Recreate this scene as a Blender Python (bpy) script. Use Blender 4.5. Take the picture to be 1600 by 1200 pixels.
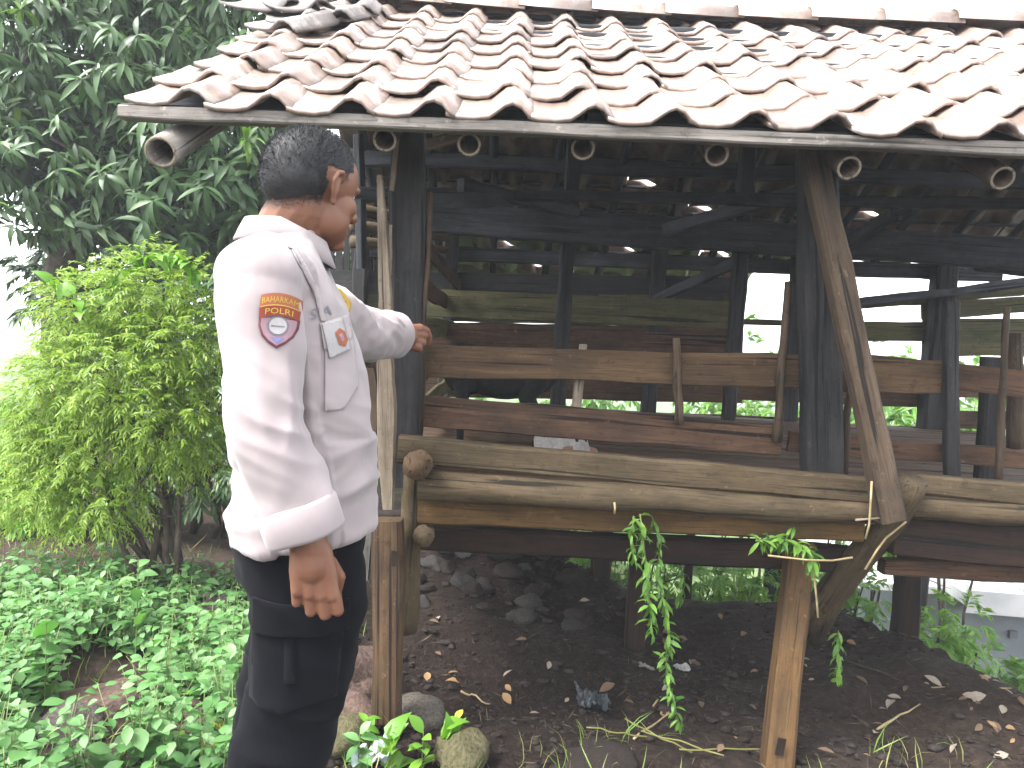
import bpy, bmesh, math, random
import numpy as np
from mathutils import Vector, Matrix, noise
from mathutils.bvhtree import BVHTree

random.seed(11); np.random.seed(11)
R = math.radians
for o in list(bpy.data.objects): bpy.data.objects.remove(o)
scn = bpy.context.scene
COL = scn.collection

# ------------------------------------------------------------------ camera
F = 1250.0                                   # focal length in px of the 1600 px wide photograph
CAMZ = 1.30
cam_rot = Matrix.Rotation(R(90 - 3.66), 4, 'X') @ Matrix.Rotation(R(3.4), 4, 'Z')
cd = bpy.data.cameras.new('camera'); cam = bpy.data.objects.new('camera', cd); COL.objects.link(cam)
cd.lens = F / 1600 * 36; cd.sensor_width = 36; cd.clip_start = 0.05; cd.clip_end = 2000
cam.matrix_world = Matrix.Translation((0, 0, CAMZ)) @ cam_rot
scn.camera = cam

# ------------------------------------------------------------------ light: bright overcast
SUN_EL, SUN_AZ = R(56), R(243)               # azimuth clockwise from +Y: behind the camera, to its left
w = bpy.data.worlds.new('World'); scn.world = w; w.use_nodes = True
nt = w.node_tree; nt.nodes.clear()
sky = nt.nodes.new('ShaderNodeTexSky'); sky.sky_type = 'NISHITA'; sky.sun_disc = False
sky.sun_elevation = SUN_EL; sky.sun_rotation = SUN_AZ; sky.air_density = 1.0; sky.dust_density = 1.5; sky.ozone_density = 1.0
hs = nt.nodes.new('ShaderNodeHueSaturation'); hs.inputs['Saturation'].default_value = 0.16
bg = nt.nodes.new('ShaderNodeBackground'); bg.inputs['Strength'].default_value = 0.15
wo = nt.nodes.new('ShaderNodeOutputWorld')
nt.links.new(sky.outputs[0], hs.inputs['Color']); nt.links.new(hs.outputs[0], bg.inputs[0]); nt.links.new(bg.outputs[0], wo.inputs[0])
sd = bpy.data.lights.new('sun', 'SUN'); sd.energy = 1.5; sd.angle = R(24); sd.color = (1, 0.97, 0.93)
sun = bpy.data.objects.new('sun', sd); COL.objects.link(sun)
sv = Vector((math.sin(SUN_AZ) * math.cos(SUN_EL), math.cos(SUN_AZ) * math.cos(SUN_EL), math.sin(SUN_EL)))
sun.rotation_euler = sv.to_track_quat('Z', 'Y').to_euler(); sun.location = sv * 30
scn.view_settings.view_transform = 'Standard'; scn.view_settings.look = 'None'
scn.view_settings.exposure = 2.9; scn.view_settings.gamma = 1.0

# ------------------------------------------------------------------ helpers
RM = cam_rot.to_3x3()
def P(px, py, d):
    """point of the place seen at photo pixel (px,py) at d metres in front of the camera"""
    v = RM @ Vector(((px - 800) / F, (600 - py) / F, -1.0))
    return Vector((0, 0, CAMZ)) + v * (d / v.y)

W = {}
def link(o, parent=None, M=None):
    COL.objects.link(o)
    M = M.copy() if M is not None else Matrix()
    if parent is not None:
        o.parent = parent
        o.matrix_basis = W[parent.as_pointer()].inverted() @ M
    else:
        o.matrix_basis = M
    W[o.as_pointer()] = M
    return o
def tag(o, label=None, cat=None, group=None, kind=None):
    if label: o['label'] = label
    if cat: o['category'] = cat
    if group: o['group'] = group
    if kind: o['kind'] = kind
    return o
def empty(name, loc, label, cat, group=None, rz=0):
    o = bpy.data.objects.new(name, None); o.empty_display_size = 0.1
    link(o, None, Matrix.Translation(loc) @ Matrix.Rotation(rz, 4, 'Z'))
    return tag(o, label, cat, group)
def mesh(name, v, f, smooth=True):
    me = bpy.data.meshes.new(name)
    me.from_pydata([tuple(p) for p in v], [], [tuple(int(i) for i in q) for q in f])
    if smooth: me.polygons.foreach_set('use_smooth', [True] * len(me.polygons))
    me.update(); return me
def mk(name, me, mat, parent=None, M=None):
    if mat and (len(me.materials) == 0): me.materials.append(mat)
    return link(bpy.data.objects.new(name, me), parent, M)
def frame(p0, p1, up=(0, 0, 1)):
    """matrix with X along p0->p1, Z close to up, origin p0"""
    x = (Vector(p1) - Vector(p0)); L = x.length; x = x / L
    u = Vector(up); y = u.cross(x)
    if y.length < 1e-4: y = Vector((0, 1, 0)).cross(x)
    y.normalize(); z = x.cross(y)
    M = Matrix.Identity(4)
    for i in range(3): M[i][0], M[i][1], M[i][2], M[i][3] = x[i], y[i], z[i], p0[i]
    return M, L
def nz(x, y=0.0, z=0.0): return noise.noise((x, y, z))

def board_mesh(L, h, t, jit=0.004, seg=None, seed=0.0, bow=0.0, split=0.0):
    seg = seg or max(4, int(L / 0.11)); v = []; f = []; c = min(h, t) * 0.14
    for i in range(seg + 1):
        s = i / seg; x = L * s
        if i == 0 or i == seg: x += (random.random() - .5) * jit * 2
        top = h / 2 + jit * 2.2 * nz(x * 3.1, seed) + jit * nz(x * 13, seed + 5)
        bot = -h / 2 + jit * 2.2 * nz(x * 2.7, seed + 9) + jit * nz(x * 12, seed + 2)
        yo = bow * math.sin(math.pi * s) + jit * 1.2 * nz(x * 2, seed + 20); hy = t / 2 * (1 + .12 * nz(x * 4, seed + 30))
        for (yy, zz) in ((-hy, bot + c), (-hy + c, bot), (hy - c, bot), (hy, bot + c), (hy, top - c), (hy - c, top), (-hy + c, top), (-hy, top - c)):
            v.append((x, yy + yo, zz))
    for i in range(seg):
        for k in range(8):
            a = i * 8 + k; b = i * 8 + (k + 1) % 8
            f.append((a, a + 8, b + 8, b))
    f.append(tuple(range(8))); f.append(tuple(reversed(range(seg * 8, seg * 8 + 8))))
    return mesh('board', v, f, False)
def board(name, p0, p1, h, t, mat, parent, up=(0, 0, 1), jit=0.004, **k):
    M, L = frame(p0, p1, up)
    return mk(name, board_mesh(L, h, t, jit, seed=random.random() * 90, **k), mat, parent, M)

def tube_mesh(pts, rad, n=12, jit=0.0, seed=0.0, caps=True, hollow=0.0, knots=()):
    """tube along world points; radii list; optional hollow ends (bamboo)"""
    pts = [Vector(p) for p in pts]; v = []; f = []
    m = len(pts); t0 = (pts[1] - pts[0]).normalized()
    ref = Vector((0, 0, 1)) if abs(t0.z) < .9 else Vector((1, 0, 0))
    a = t0.cross(ref).normalized()
    for i, p in enumerate(pts):
        t = (pts[min(i + 1, m - 1)] - pts[max(i - 1, 0)]).normalized()
        a = (a - t * a.dot(t)).normalized(); b = t.cross(a)
        for k in range(n):
            an = 2 * math.pi * k / n
            r = rad[i] * (1 + jit * noise.noise((math.cos(an) * 1.3 + seed, math.sin(an) * 1.3, i * .35 + seed)) + .4 * jit * noise.noise((math.cos(an) * 4 + seed, math.sin(an) * 4, i * 1.1)))
            for (ki, ka, kr) in knots:
                if abs(ki - i) <= 1:
                    da = math.cos(an - ka); r += rad[i] * kr * max(0, da) ** 6 * (1 if ki == i else .35)
            v.append(p + (a * math.cos(an) + b * math.sin(an)) * r)
    for i in range(m - 1):
        for k in range(n):
            q = i * n + k; q2 = i * n + (k + 1) % n
            f.append((q, q2, q2 + n, q + n))
    if hollow:
        for (i, j, flip) in ((0, 1, False), (m - 1, m - 2, True)):
            base = len(v); p = pts[i]; ax = (pts[j] - p).normalized()
            for dpt in (0.0, 0.25):
                for k in range(n):
                    d0 = v[i * n + k] - p
                    v.append(p + d0 * hollow + ax * dpt)
            for k in range(n):
                k2 = (k + 1) % n
                q = (i * n + k, base + k, base + k2, i * n + k2); f.append(q if not flip else q[::-1])
                q = (base + k, base + n + k, base + n + k2, base + k2); f.append(q if not flip else q[::-1])
            q = tuple(base + n + k for k in range(n)); f.append(q if not flip else q[::-1])
    elif caps:
        f.append(tuple(reversed(range(n)))); f.append(tuple(range((m - 1) * n, m * n)))
    return v, f
def local_tube(name, pts, rad, mat, parent=None, **k):
    """tube as object whose local X runs along it (so wood grain follows it)"""
    M, L = frame(pts[0], pts[-1]); Mi = M.inverted()
    v, f = tube_mesh([Mi @ Vector(p) for p in pts], rad, **k)
    return mk(name, mesh(name, v, f), mat, parent, M)
def lerp_pts(p0, p1, n, jit=0.0, seed=0.0):
    p0 = Vector(p0); p1 = Vector(p1); out = []
    for i in range(n + 1):
        s = i / n; p = p0.lerp(p1, s)
        if jit: p = p + Vector((nz(s * 3, seed), nz(s * 3, seed + 7), nz(s * 3, seed + 13))) * jit * math.sin(math.pi * min(1, s * 1.0) * .999 + .001)
        out.append(p)
    return out

def leaf_tpl(L, wd, n=4, fold=.25, curl=.3, p=1.0, tipx=.9):
    """leaf along +X, width along Y, normal +Z; droop by curl"""
    v = []; f = []
    for i in range(n + 1):
        s = i / n; hw = wd / 2 * (math.sin(math.pi * min(1, s ** p * .96 + .02))) if 0 < i < n else (0.0015 if i == 0 else .0)
        ang = curl * s; x = L * (math.sin(ang) / curl if abs(curl) > 1e-3 else s); z = -L * ((1 - math.cos(ang)) / curl if abs(curl) > 1e-3 else 0)
        v += [(x, -hw, z + hw * fold), (x, 0, z), (x, hw, z + hw * fold)]
    for i in range(n):
        a = i * 3; f += [(a, a + 3, a + 4, a + 1), (a + 1, a + 4, a + 5, a + 2)]
    return np.array(v), f
def frames_np(d, up):
    """rows: unit direction d (leaf axis), hint up -> (N,3,3) with columns x,y,z"""
    d = d / np.linalg.norm(d, axis=1, keepdims=True)
    y = np.cross(up, d); l = np.linalg.norm(y, axis=1, keepdims=True); y = np.where(l < 1e-4, np.array([[0, 1., 0]]), y / np.maximum(l, 1e-6))
    z = np.cross(d, y); return np.stack([d, y, z], axis=2)
def scatter(tpls, d, up, loc, scl):
    """many leaves as one vertex/face soup: template chosen at random"""
    N = len(loc); A = frames_np(d, up); ch = np.random.randint(0, len(tpls), N); V = []; Fc = []; base = 0
    for t, (tv, tf) in enumerate(tpls):
        idx = np.where(ch == t)[0]
        if len(idx) == 0: continue
        vv = np.einsum('nij,kj->nki', A[idx] * scl[idx][:, None, None], tv) + loc[idx][:, None, :]
        V.append(vv.reshape(-1, 3)); k = len(tv)
        tf4 = np.array(tf); Fc.append((tf4[None] + (np.arange(len(idx)) * k)[:, None, None] + base).reshape(-1, tf4.shape[1]))
        base += len(idx) * k
    return np.concatenate(V), np.concatenate(Fc)
def fast_mesh(name, V, Fq, smooth=False):
    me = bpy.data.meshes.new(name); n = len(Fq); k = Fq.shape[1]
    me.vertices.add(len(V)); me.vertices.foreach_set('co', np.asarray(V, dtype=np.float32).ravel())
    me.loops.add(n * k); me.loops.foreach_set('vertex_index', np.asarray(Fq, dtype=np.int32).ravel())
    me.polygons.add(n); me.polygons.foreach_set('loop_start', np.arange(0, n * k, k, dtype=np.int32))
    if smooth: me.polygons.foreach_set('use_smooth', np.ones(n, dtype=bool))
    me.update(calc_edges=True); me.validate(); return me
def rnd(n, lo=-1, hi=1): return np.random.uniform(lo, hi, n)
def rdir(n):
    d = np.random.normal(size=(n, 3)); return d / np.linalg.norm(d, axis=1, keepdims=True)

def fuse(v, f, voxel, smooth=2):
    """union of closed shells -> one continuous skin; returns verts (numpy), faces"""
    me = mesh('tmp', v, f); o = bpy.data.objects.new('tmp', me); COL.objects.link(o)
    m = o.modifiers.new('r', 'REMESH'); m.mode = 'VOXEL'; m.voxel_size = voxel
    if smooth:
        s = o.modifiers.new('s', 'SMOOTH'); s.iterations = smooth; s.factor = .5
    dg = bpy.context.evaluated_depsgraph_get(); ev = o.evaluated_get(dg); m2 = bpy.data.meshes.new_from_object(ev)
    bpy.data.objects.remove(o); bpy.data.meshes.remove(me)
    m2.polygons.foreach_set('use_smooth', [True] * len(m2.polygons))
    return m2
class Shells:
    def __init__(s): s.v = []; s.f = []
    def add(s, v, f):
        b = len(s.v); s.v += [Vector(p) for p in v]; s.f += [tuple(i + b for i in q) for q in f]
    def ell(s, c, r, M=None, n=16, m=24):
        v = []; f = []
        for i in range(1, n):
            th = math.pi * i / n
            for k in range(m):
                a = 2 * math.pi * k / m; p = Vector((math.sin(th) * math.cos(a) * r[0], math.sin(th) * math.sin(a) * r[1], math.cos(th) * r[2]))
                v.append((M @ p if M else p) + Vector(c))
        for q in (Vector((0, 0, r[2])), Vector((0, 0, -r[2]))): v.append((M @ q if M else q) + Vector(c))
        for i in range(n - 2):
            for k in range(m):
                a = i * m + k; b = i * m + (k + 1) % m; f.append((a, a + m, b + m, b))
        t = (n - 1) * m
        for k in range(m):
            f.append((t, k, (k + 1) % m)); f.append((t + 1, (n - 2) * m + (k + 1) % m, (n - 2) * m + k))
        s.add(v, f)
    def chain(s, pts, rad, n=14):
        """limb of round-ended tapered segments"""
        pts = [Vector(p) for p in pts]
        P2 = []; R2 = []
        for i in range(len(pts) - 1):
            for q in range(4):
                u = q / 4; P2.append(pts[i].lerp(pts[i + 1], u)); R2.append(rad[i] * (1 - u) + rad[i + 1] * u)
        P2.append(pts[-1]); R2.append(rad[-1])
        v, f = tube_mesh(P2, R2, n); s.add(v, f)
        for p, r in ((pts[0], rad[0]), (pts[-1], rad[-1])): s.ell(p, (r, r, r), n=8, m=12)
        for p, r in zip(pts[1:-1], rad[1:-1]): s.ell(p, (r, r, r), n=8, m=12)
    def loft(s, rings):
        m = len(rings[0]); v = [p for r in rings for p in r]; f = []
        for i in range(len(rings) - 1):
            for k in range(m):
                a = i * m + k; b = i * m + (k + 1) % m; f.append((a, b, b + m, a + m))
        f.append(tuple(reversed(range(m)))); f.append(tuple(range((len(rings) - 1) * m, len(rings) * m)))
        s.add(v, f)

# ------------------------------------------------------------------ materials
def newmat(name):
    m = bpy.data.materials.new(name); m.use_nodes = True; n = m.node_tree; n.nodes.clear()
    out = n.nodes.new('ShaderNodeOutputMaterial'); return m, n, out
def node(n, t, **k):
    x = n.nodes.new(t)
    for a, b in k.items():
        if a in x.inputs: x.inputs[a].default_value = b
        else: setattr(x, a, b)
    return x
def ramp(n, fac, stops):
    r = n.nodes.new('ShaderNodeValToRGB'); e = r.color_ramp.elements
    while len(e) < len(stops): e.new(.5)
    for q, (p, c) in zip(e, stops): q.position = p; q.color = (*c, 1) if len(c) == 3 else c
    n.links.new(fac, r.inputs[0]); return r.outputs[0]
def bsdf(n, out, rough=.8, spec=.3):
    b = n.nodes.new('ShaderNodeBsdfPrincipled'); b.inputs['Roughness'].default_value = rough; b.inputs['Specular IOR Level'].default_value = spec
    n.links.new(b.outputs[0], out.inputs[0]); return b
def objcoord(n, scale, rndoff=True):
    tc = n.nodes.new('ShaderNodeTexCoord'); mp = n.nodes.new('ShaderNodeMapping'); mp.inputs['Scale'].default_value = scale
    if rndoff:
        oi = n.nodes.new('ShaderNodeObjectInfo'); mu = n.nodes.new('ShaderNodeMath'); mu.operation = 'MULTIPLY'; mu.inputs[1].default_value = 37
        n.links.new(oi.outputs['Random'], mu.inputs[0]); cb = n.nodes.new('ShaderNodeCombineXYZ')
        for i in range(3): n.links.new(mu.outputs[0], cb.inputs[i])
        n.links.new(cb.outputs[0], mp.inputs['Location'])
    n.links.new(tc.outputs['Object'], mp.inputs['Vector']); return mp.outputs[0]
def mixc(n, fac, a, b, mode='MIX'):
    m = n.nodes.new('ShaderNodeMix'); m.data_type = 'RGBA'; m.blend_type = mode
    for s, x in ((0, fac), (6, a), (7, b)):
        if hasattr(x, 'links'): n.links.new(x, m.inputs[s])
        elif s == 0: m.inputs[0].default_value = x
        else: m.inputs[s].default_value = (*x, 1)
    return m.outputs[2]
def wood(name, dark, mid, light, grain=(2.0, 26, 26), stain=None, rough=.82, bump=.35):
    m, n, out = newmat(name); b = bsdf(n, out, rough, .25)
    c = objcoord(n, grain)
    g = node(n, 'ShaderNodeTexNoise', Scale=1.0, Detail=7.0, Roughness=.65, Distortion=.6); n.links.new(c, g.inputs['Vector'])
    col = ramp(n, g.outputs[0], [(.28, dark), (.5, mid), (.72, light)])
    c2 = objcoord(n, (3, 5, 5)); g2 = node(n, 'ShaderNodeTexNoise', Scale=1.2, Detail=5.0, Roughness=.6); n.links.new(c2, g2.inputs['Vector'])
    st = stain or tuple(x * .35 for x in dark)
    col = mixc(n, ramp(n, g2.outputs[0], [(.45, (0, 0, 0)), (.72, (.8, .8, .8))]), col, st)
    # drying cracks along the grain
    c3 = objcoord(n, (1.1, 60, 60)); g3 = node(n, 'ShaderNodeTexNoise', Scale=1.0, Detail=2.0); n.links.new(c3, g3.inputs['Vector'])
    ck = ramp(n, g3.outputs[0], [(.33, (1, 1, 1)), (.39, (0, 0, 0))])
    col = mixc(n, ck, col, tuple(x * .3 for x in dark))
    # fine fibres, dirt specks and pale scuffs
    c4 = objcoord(n, (7, 190, 190)); g4 = node(n, 'ShaderNodeTexNoise', Scale=1.0, Detail=5.0, Roughness=.7); n.links.new(c4, g4.inputs['Vector'])
    col = mixc(n, .75, col, ramp(n, g4.outputs[0], [(.32, (.35, .33, .32)), (.5, (1, 1, 1)), (.68, (1.0, 1.0, 1.0))]), 'MULTIPLY')
    c5 = objcoord(n, (26, 34, 34)); g5 = node(n, 'ShaderNodeTexNoise', Scale=1.0, Detail=8.0, Roughness=.75); n.links.new(c5, g5.inputs['Vector'])
    col = mixc(n, ramp(n, g5.outputs[0], [(.56, (0, 0, 0)), (.68, (.7, .7, .7))]), col, tuple(x * .4 for x in dark))
    col = mixc(n, ramp(n, g5.outputs[0], [(.30, (.55, .55, .55)), (.40, (0, 0, 0))]), col, tuple(min(1, x * 1.7 + .01) for x in light))
    n.links.new(col, b.inputs['Base Color'])
    ha = n.nodes.new('ShaderNodeMath'); ha.operation = 'ADD'; n.links.new(g.outputs[0], ha.inputs[0]); n.links.new(g4.outputs[0], ha.inputs[1])
    bp = node(n, 'ShaderNodeBump', Strength=bump, Distance=.006); n.links.new(ha.outputs[0], bp.inputs['Height']); n.links.new(bp.outputs[0], b.inputs['Normal'])
    return m
def plain(name, c1, c2, scale=8.0, rough=.8, spec=.3, bump=.2, dist=.004, detail=5.0, c3=None):
    m, n, out = newmat(name); b = bsdf(n, out, rough, spec)
    c = objcoord(n, (1, 1, 1)); g = node(n, 'ShaderNodeTexNoise', Scale=scale, Detail=detail, Roughness=.6); n.links.new(c, g.inputs['Vector'])
    stops = [(.35, c1), (.65, c2)] if not c3 else [(.3, c1), (.5, c2), (.72, c3)]
    n.links.new(ramp(n, g.outputs[0], stops), b.inputs['Base Color'])
    if bump:
        bp = node(n, 'ShaderNodeBump', Strength=bump, Distance=dist); n.links.new(g.outputs[0], bp.inputs['Height']); n.links.new(bp.outputs[0], b.inputs['Normal'])
    return m
def leafmat(name, cols, trans=.35, rough=.45, spec=.4):
    """per-leaf colour from island randomness; light passes through"""
    m, n, out = newmat(name)
    ge = n.nodes.new('ShaderNodeNewGeometry')
    k = len(cols); col = ramp(n, ge.outputs['Random Per Island'], [(i / max(1, k - 1), c) for i, c in enumerate(cols)])
    b = n.nodes.new('ShaderNodeBsdfPrincipled'); b.inputs['Roughness'].default_value = rough; b.inputs['Specular IOR Level'].default_value = spec
    n.links.new(col, b.inputs['Base Color'])
    t = n.nodes.new('ShaderNodeBsdfTranslucent'); tc = mixc(n, 1.0, col, (1.0, 1.15, .45), 'MULTIPLY'); n.links.new(tc, t.inputs[0])
    mx = n.nodes.new('ShaderNodeMixShader'); mx.inputs[0].default_value = trans
    n.links.new(b.outputs[0], mx.inputs[1]); n.links.new(t.outputs[0], mx.inputs[2]); n.links.new(mx.outputs[0], out.inputs[0]); return m

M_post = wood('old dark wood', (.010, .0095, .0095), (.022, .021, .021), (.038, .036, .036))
M_plank = wood('weathered plank', (0.0312, 0.0172, 0.0080), (0.0626, 0.0365, 0.0171), (0.0939, 0.0563, 0.0277), stain=(0.0217, 0.0148, 0.0075))
M_red = wood('reddish plank', (0.0312, 0.0159, 0.0090), (0.0625, 0.0333, 0.0186), (0.0938, 0.0532, 0.0294), stain=(0.0156, 0.0099, 0.0062))
M_green = wood('mossy plank', (0.0340, 0.0333, 0.0144), (0.0682, 0.0612, 0.0271), (0.0994, 0.0843, 0.0399), stain=(0.0231, 0.0353, 0.0104))
M_log = wood('peeled log', (0.0368, 0.0261, 0.0135), (0.0678, 0.0473, 0.0248), (0.0960, 0.0702, 0.0410), grain=(3, 14, 14), stain=(0.0256, 0.0199, 0.0091))
M_beam = wood('yellow beam', (0.0395, 0.0207, 0.0058), (0.0790, 0.0429, 0.0127), (0.1054, 0.0595, 0.0190), stain=(0.0263, 0.0194, 0.0043))
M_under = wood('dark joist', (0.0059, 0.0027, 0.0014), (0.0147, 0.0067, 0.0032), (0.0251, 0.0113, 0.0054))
M_grey = wood('grey weathered wood', (0.1152, 0.1008, 0.0864), (0.1872, 0.1692, 0.1512), (0.2592, 0.2376, 0.2160), stain=(0.0720, 0.0648, 0.0576))
M_pale = wood('pale bark plank', (0.1134, 0.0869, 0.0605), (0.1739, 0.1399, 0.1021), (0.2268, 0.1890, 0.1436), stain=(0.0605, 0.0454, 0.0302))
M_orange = wood('wet orange post', (0.0340, 0.0172, 0.0056), (0.0679, 0.0357, 0.0112), (0.0963, 0.0528, 0.0179), stain=(0.0255, 0.0158, 0.0079))
M_bamboo = wood('dry bamboo', (0.1474, 0.1217, 0.0882), (0.2041, 0.1739, 0.1294), (0.2608, 0.2318, 0.1823), grain=(2, 40, 40), rough=.5, bump=.12, stain=(0.1134, 0.0869, 0.0588))
M_stick = wood('thin stick', (0.0306, 0.0206, 0.0129), (0.0585, 0.0393, 0.0245), (0.0831, 0.0580, 0.0379))

M_roofwood = wood('glare-toned roof timber', (.022, .0235, .027), (.042, .045, .052), (.066, .07, .08))  # pale blue-grey veil of lens glare put into the timber colour
# ================================================================== THE SETTING
def sstep(a, b, x):
    t = np.clip((x - a) / (b - a), 0, 1); return t * t * (3 - 2 * t)
def drop_amount(x, y):
    """how far the terrace has fallen away behind and to the right of the shed (0..1)"""
    e = 4.12 + 3.2 * np.clip(.35 - x, 0, 3) - .22 * (x - .5) - 2.3 * np.clip(x - 1.75, 0, 9) + .08 * np.sin(x * 5)
    return sstep(0.0, .9, np.minimum(y - e, 4)) * (1 - .0 * x)
def ground_raw(x, y):
    """terrain height (arrays ok)"""
    z = .035 * np.sin(x * 1.3 + .6) * np.cos(y * 1.1) + .02 * np.sin(x * 3.7 + y * 2.3)
    z = z + .18 * np.exp(-((x + .1) ** 2 / .5 + (y - 4.6) ** 2 / .6))              # rubble heap behind
    z = z + .10 * sstep(-.9, -2.4, x) * sstep(2.2, 3.4, y)
    z = z - (1.1 + 1.5 * sstep(1.2, 2.4, x)) * drop_amount(x, y) - 2.5 * sstep(9, 16, y) + 4 * sstep(40, 400, np.hypot(x, y))
    return z
def gz(x, y):
    x = float(x); y = float(y)
    z = float(ground_raw(np.array(x), np.array(y)))
    if abs(x) < 5 and -1 < y < 9:
        z += .045 * noise.noise((x * 2.3, y * 2.3, 0)) + .030 * noise.noise((x * 6, y * 6, 3)) + .015 * noise.noise((x * 17, y * 17, 5))
    return z
xs = np.concatenate([-np.geomspace(400, 5.2, 26), np.arange(-5, 5.01, .045), np.geomspace(5.2, 400, 26)])
ys = np.concatenate([-np.geomspace(60, 1.2, 12), np.arange(-1, 8.51, .045), np.geomspace(8.8, 500, 30)])
gv = [(x, y, gz(x, y)) for y in ys for x in xs]; nx = len(xs)
ii, jj = np.meshgrid(np.arange(len(ys) - 1), np.arange(nx - 1), indexing='ij'); a0 = (ii * nx + jj).ravel()
ground_me = fast_mesh('ground', np.array(gv), np.stack([a0, a0 + 1, a0 + nx + 1, a0 + nx], 1), True)
def mat_ground():
    m, n, out = newmat('earth'); b = bsdf(n, out, .95, .15)
    tc = n.nodes.new('ShaderNodeTexCoord'); c = tc.outputs['Object']
    g = node(n, 'ShaderNodeTexNoise', Scale=34.0, Detail=9.0, Roughness=.7); n.links.new(c, g.inputs['Vector'])
    g2 = node(n, 'ShaderNodeTexNoise', Scale=1.7, Detail=6.0, Roughness=.6); n.links.new(c, g2.inputs['Vector'])
    soil = ramp(n, g.outputs[0], [(.3, (.004, .0024, .0018)), (.52, (.013, .008, .006)), (.75, (.040, .027, .021))])
    brown = ramp(n, g.outputs[0], [(.3, (.018, .012, .009)), (.55, (.042, .030, .022)), (.75, (.075, .056, .042))])
    se = n.nodes.new('ShaderNodeSeparateXYZ'); n.links.new(c, se.inputs[0])
    # trodden brown earth on the left and to the right rim, black dung-rich soil below the shed
    ad = n.nodes.new('ShaderNodeMath'); ad.operation = 'MULTIPLY_ADD'; ad.inputs[1].default_value = 1.3; n.links.new(g2.outputs[0], ad.inputs[0]); n.links.new(se.outputs[0], ad.inputs[2])
    fl = ramp(n, node_range(n, ad.outputs[0], -.75, .35), [(0, (1, 1, 1)), (1, (0, 0, 0))])
    fr = ramp(n, node_range(n, ad.outputs[0], .9, 2.6), [(0, (0, 0, 0)), (1, (.75, .75, .75))])
    col = mixc(n, fl, soil, brown); col = mixc(n, fr, col, brown)
    grass = ramp(n, g2.outputs[0], [(.35, (.03, .055, .012)), (.65, (.09, .14, .035))])
    far = ramp(n, node_range(n, se.outputs[1], 6.0, 9.0), [(0, (0, 0, 0)), (1, (1, 1, 1))])
    col = mixc(n, far, col, grass); n.links.new(col, b.inputs['Base Color'])
    bp = node(n, 'ShaderNodeBump', Strength=.9, Distance=.018); n.links.new(g.outputs[0], bp.inputs['Height']); n.links.new(bp.outputs[0], b.inputs['Normal'])
    return m
def node_range(n, v, a, b_):
    r = n.nodes.new('ShaderNodeMapRange'); r.inputs[1].default_value = a; r.inputs[2].default_value = b_; n.links.new(v, r.inputs[0]); return r.outputs[0]
M_soil = mat_ground()
tag(mk('ground', ground_me, M_soil), 'dark trampled soil sloping away under and around the raised shed', kind='structure')

# ================================================================== THE GOAT SHED
shed = empty('goat_shed', (P(640, 1110, 2.6).x, 2.6, 0), 'raised wooden goat shed with clay tiled roof and plank rails', 'shed')
YP = 2.62
# --- posts
def post(a, b, wd, mat, name='post', **k): return board(name, a, b, wd, wd * .9, mat, shed, up=(1, 0, 0), jit=.006, **k)
post(P(637, 760, YP), P(637, 195, YP) + Vector((0, 0, .02)), .098, M_post)
post(P(1284, 745, YP), P(1276, 235, YP), .115, M_post)
lp = post(P(606, 1122, 2.50), P(606, 812, 2.52), .094, M_plank)               # squared lower stump of the left post
for (zz, dx) in ((.77, .01),):
    bx = board_mesh(.05, .022, .004, .0005, seg=2); me_ = bx
    mk('mortise', me_, M_under, lp, Matrix.Translation(P(616, 885, 2.449)) @ Matrix.Rotation(R(-90), 4, 'Y'))
local_tube('post', lerp_pts(P(634, 985, 2.66), P(648, 735, 2.6), 10, .02, 3), [.040 - .0 * i for i in range(11)], M_log, shed, n=12, jit=.22, seed=4)
rp = post(P(1211, 1210, 2.45), P(1249, 850, 2.74), .096, M_orange)
mk('mortise', board_mesh(.055, .026, .004, .0005, seg=2), M_under, rp, Matrix.Translation(P(1217, 1180, 2.425)) @ Matrix.Rotation(R(-83), 4, 'Y'))
# inner and rear posts
for (px, Y, top, wd) in ((938, 4.2, 870, .10), (998, 3.4, 830, .075), (1420, 3.95, 830, .115), (1075, 4.6, 850, .05)):
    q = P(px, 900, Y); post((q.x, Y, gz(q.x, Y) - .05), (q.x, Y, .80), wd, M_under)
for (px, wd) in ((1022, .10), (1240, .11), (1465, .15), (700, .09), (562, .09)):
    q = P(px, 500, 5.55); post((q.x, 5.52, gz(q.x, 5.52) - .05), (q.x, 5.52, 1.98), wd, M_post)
for (px,) in ((1150,), (880,)):
    q = P(px, 500, 4.1); post((q.x, 4.1, .8), (q.x, 4.1, 2.6), .075, M_post)
# right bay posts
post(P(1487, 757, 2.66), P(1487, 470, 2.66), .042, M_post)
post(P(1538, 757, 3.2), P(1552, 560, 3.2), .07, M_post)
# --- front rails and planks
rail_specs = [
    ('plank', (668, 563), (1468, 588), 2.69, .052 * 2.1, .022, M_plank),
    ('plank', (640, 640), (1222, 688), 2.685, .105, .024, M_red),
    ('plank', (1300, 566), (1600, 600), 2.74, .09, .022, M_red),
    ('plank', (1232, 690), (1640, 722), 2.72, .07, .022, M_red),
    ('rail', (622, 702), (1362, 766), 2.545, .085, .06, M_log),
    ('rail', (1398, 752), (1660, 778), 2.55, .07, .06, M_log),
    ('beam', (655, 793), (1345, 822), 2.60, .098, .05, M_beam),
    ('beam', (1395, 830), (1680, 862), 2.60, .15, .05, M_under),
    ('beam', (1375, 884), (1680, 905), 2.75, .05, .06, M_red),
    ('beam', (655, 838), (1330, 874), 2.80, .09, .07, M_under),
]
for (nm, a, b, Y, h, t, mat) in rail_specs: board(nm, P(*a, Y), P(*b, Y), h, t, mat, shed)
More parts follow.
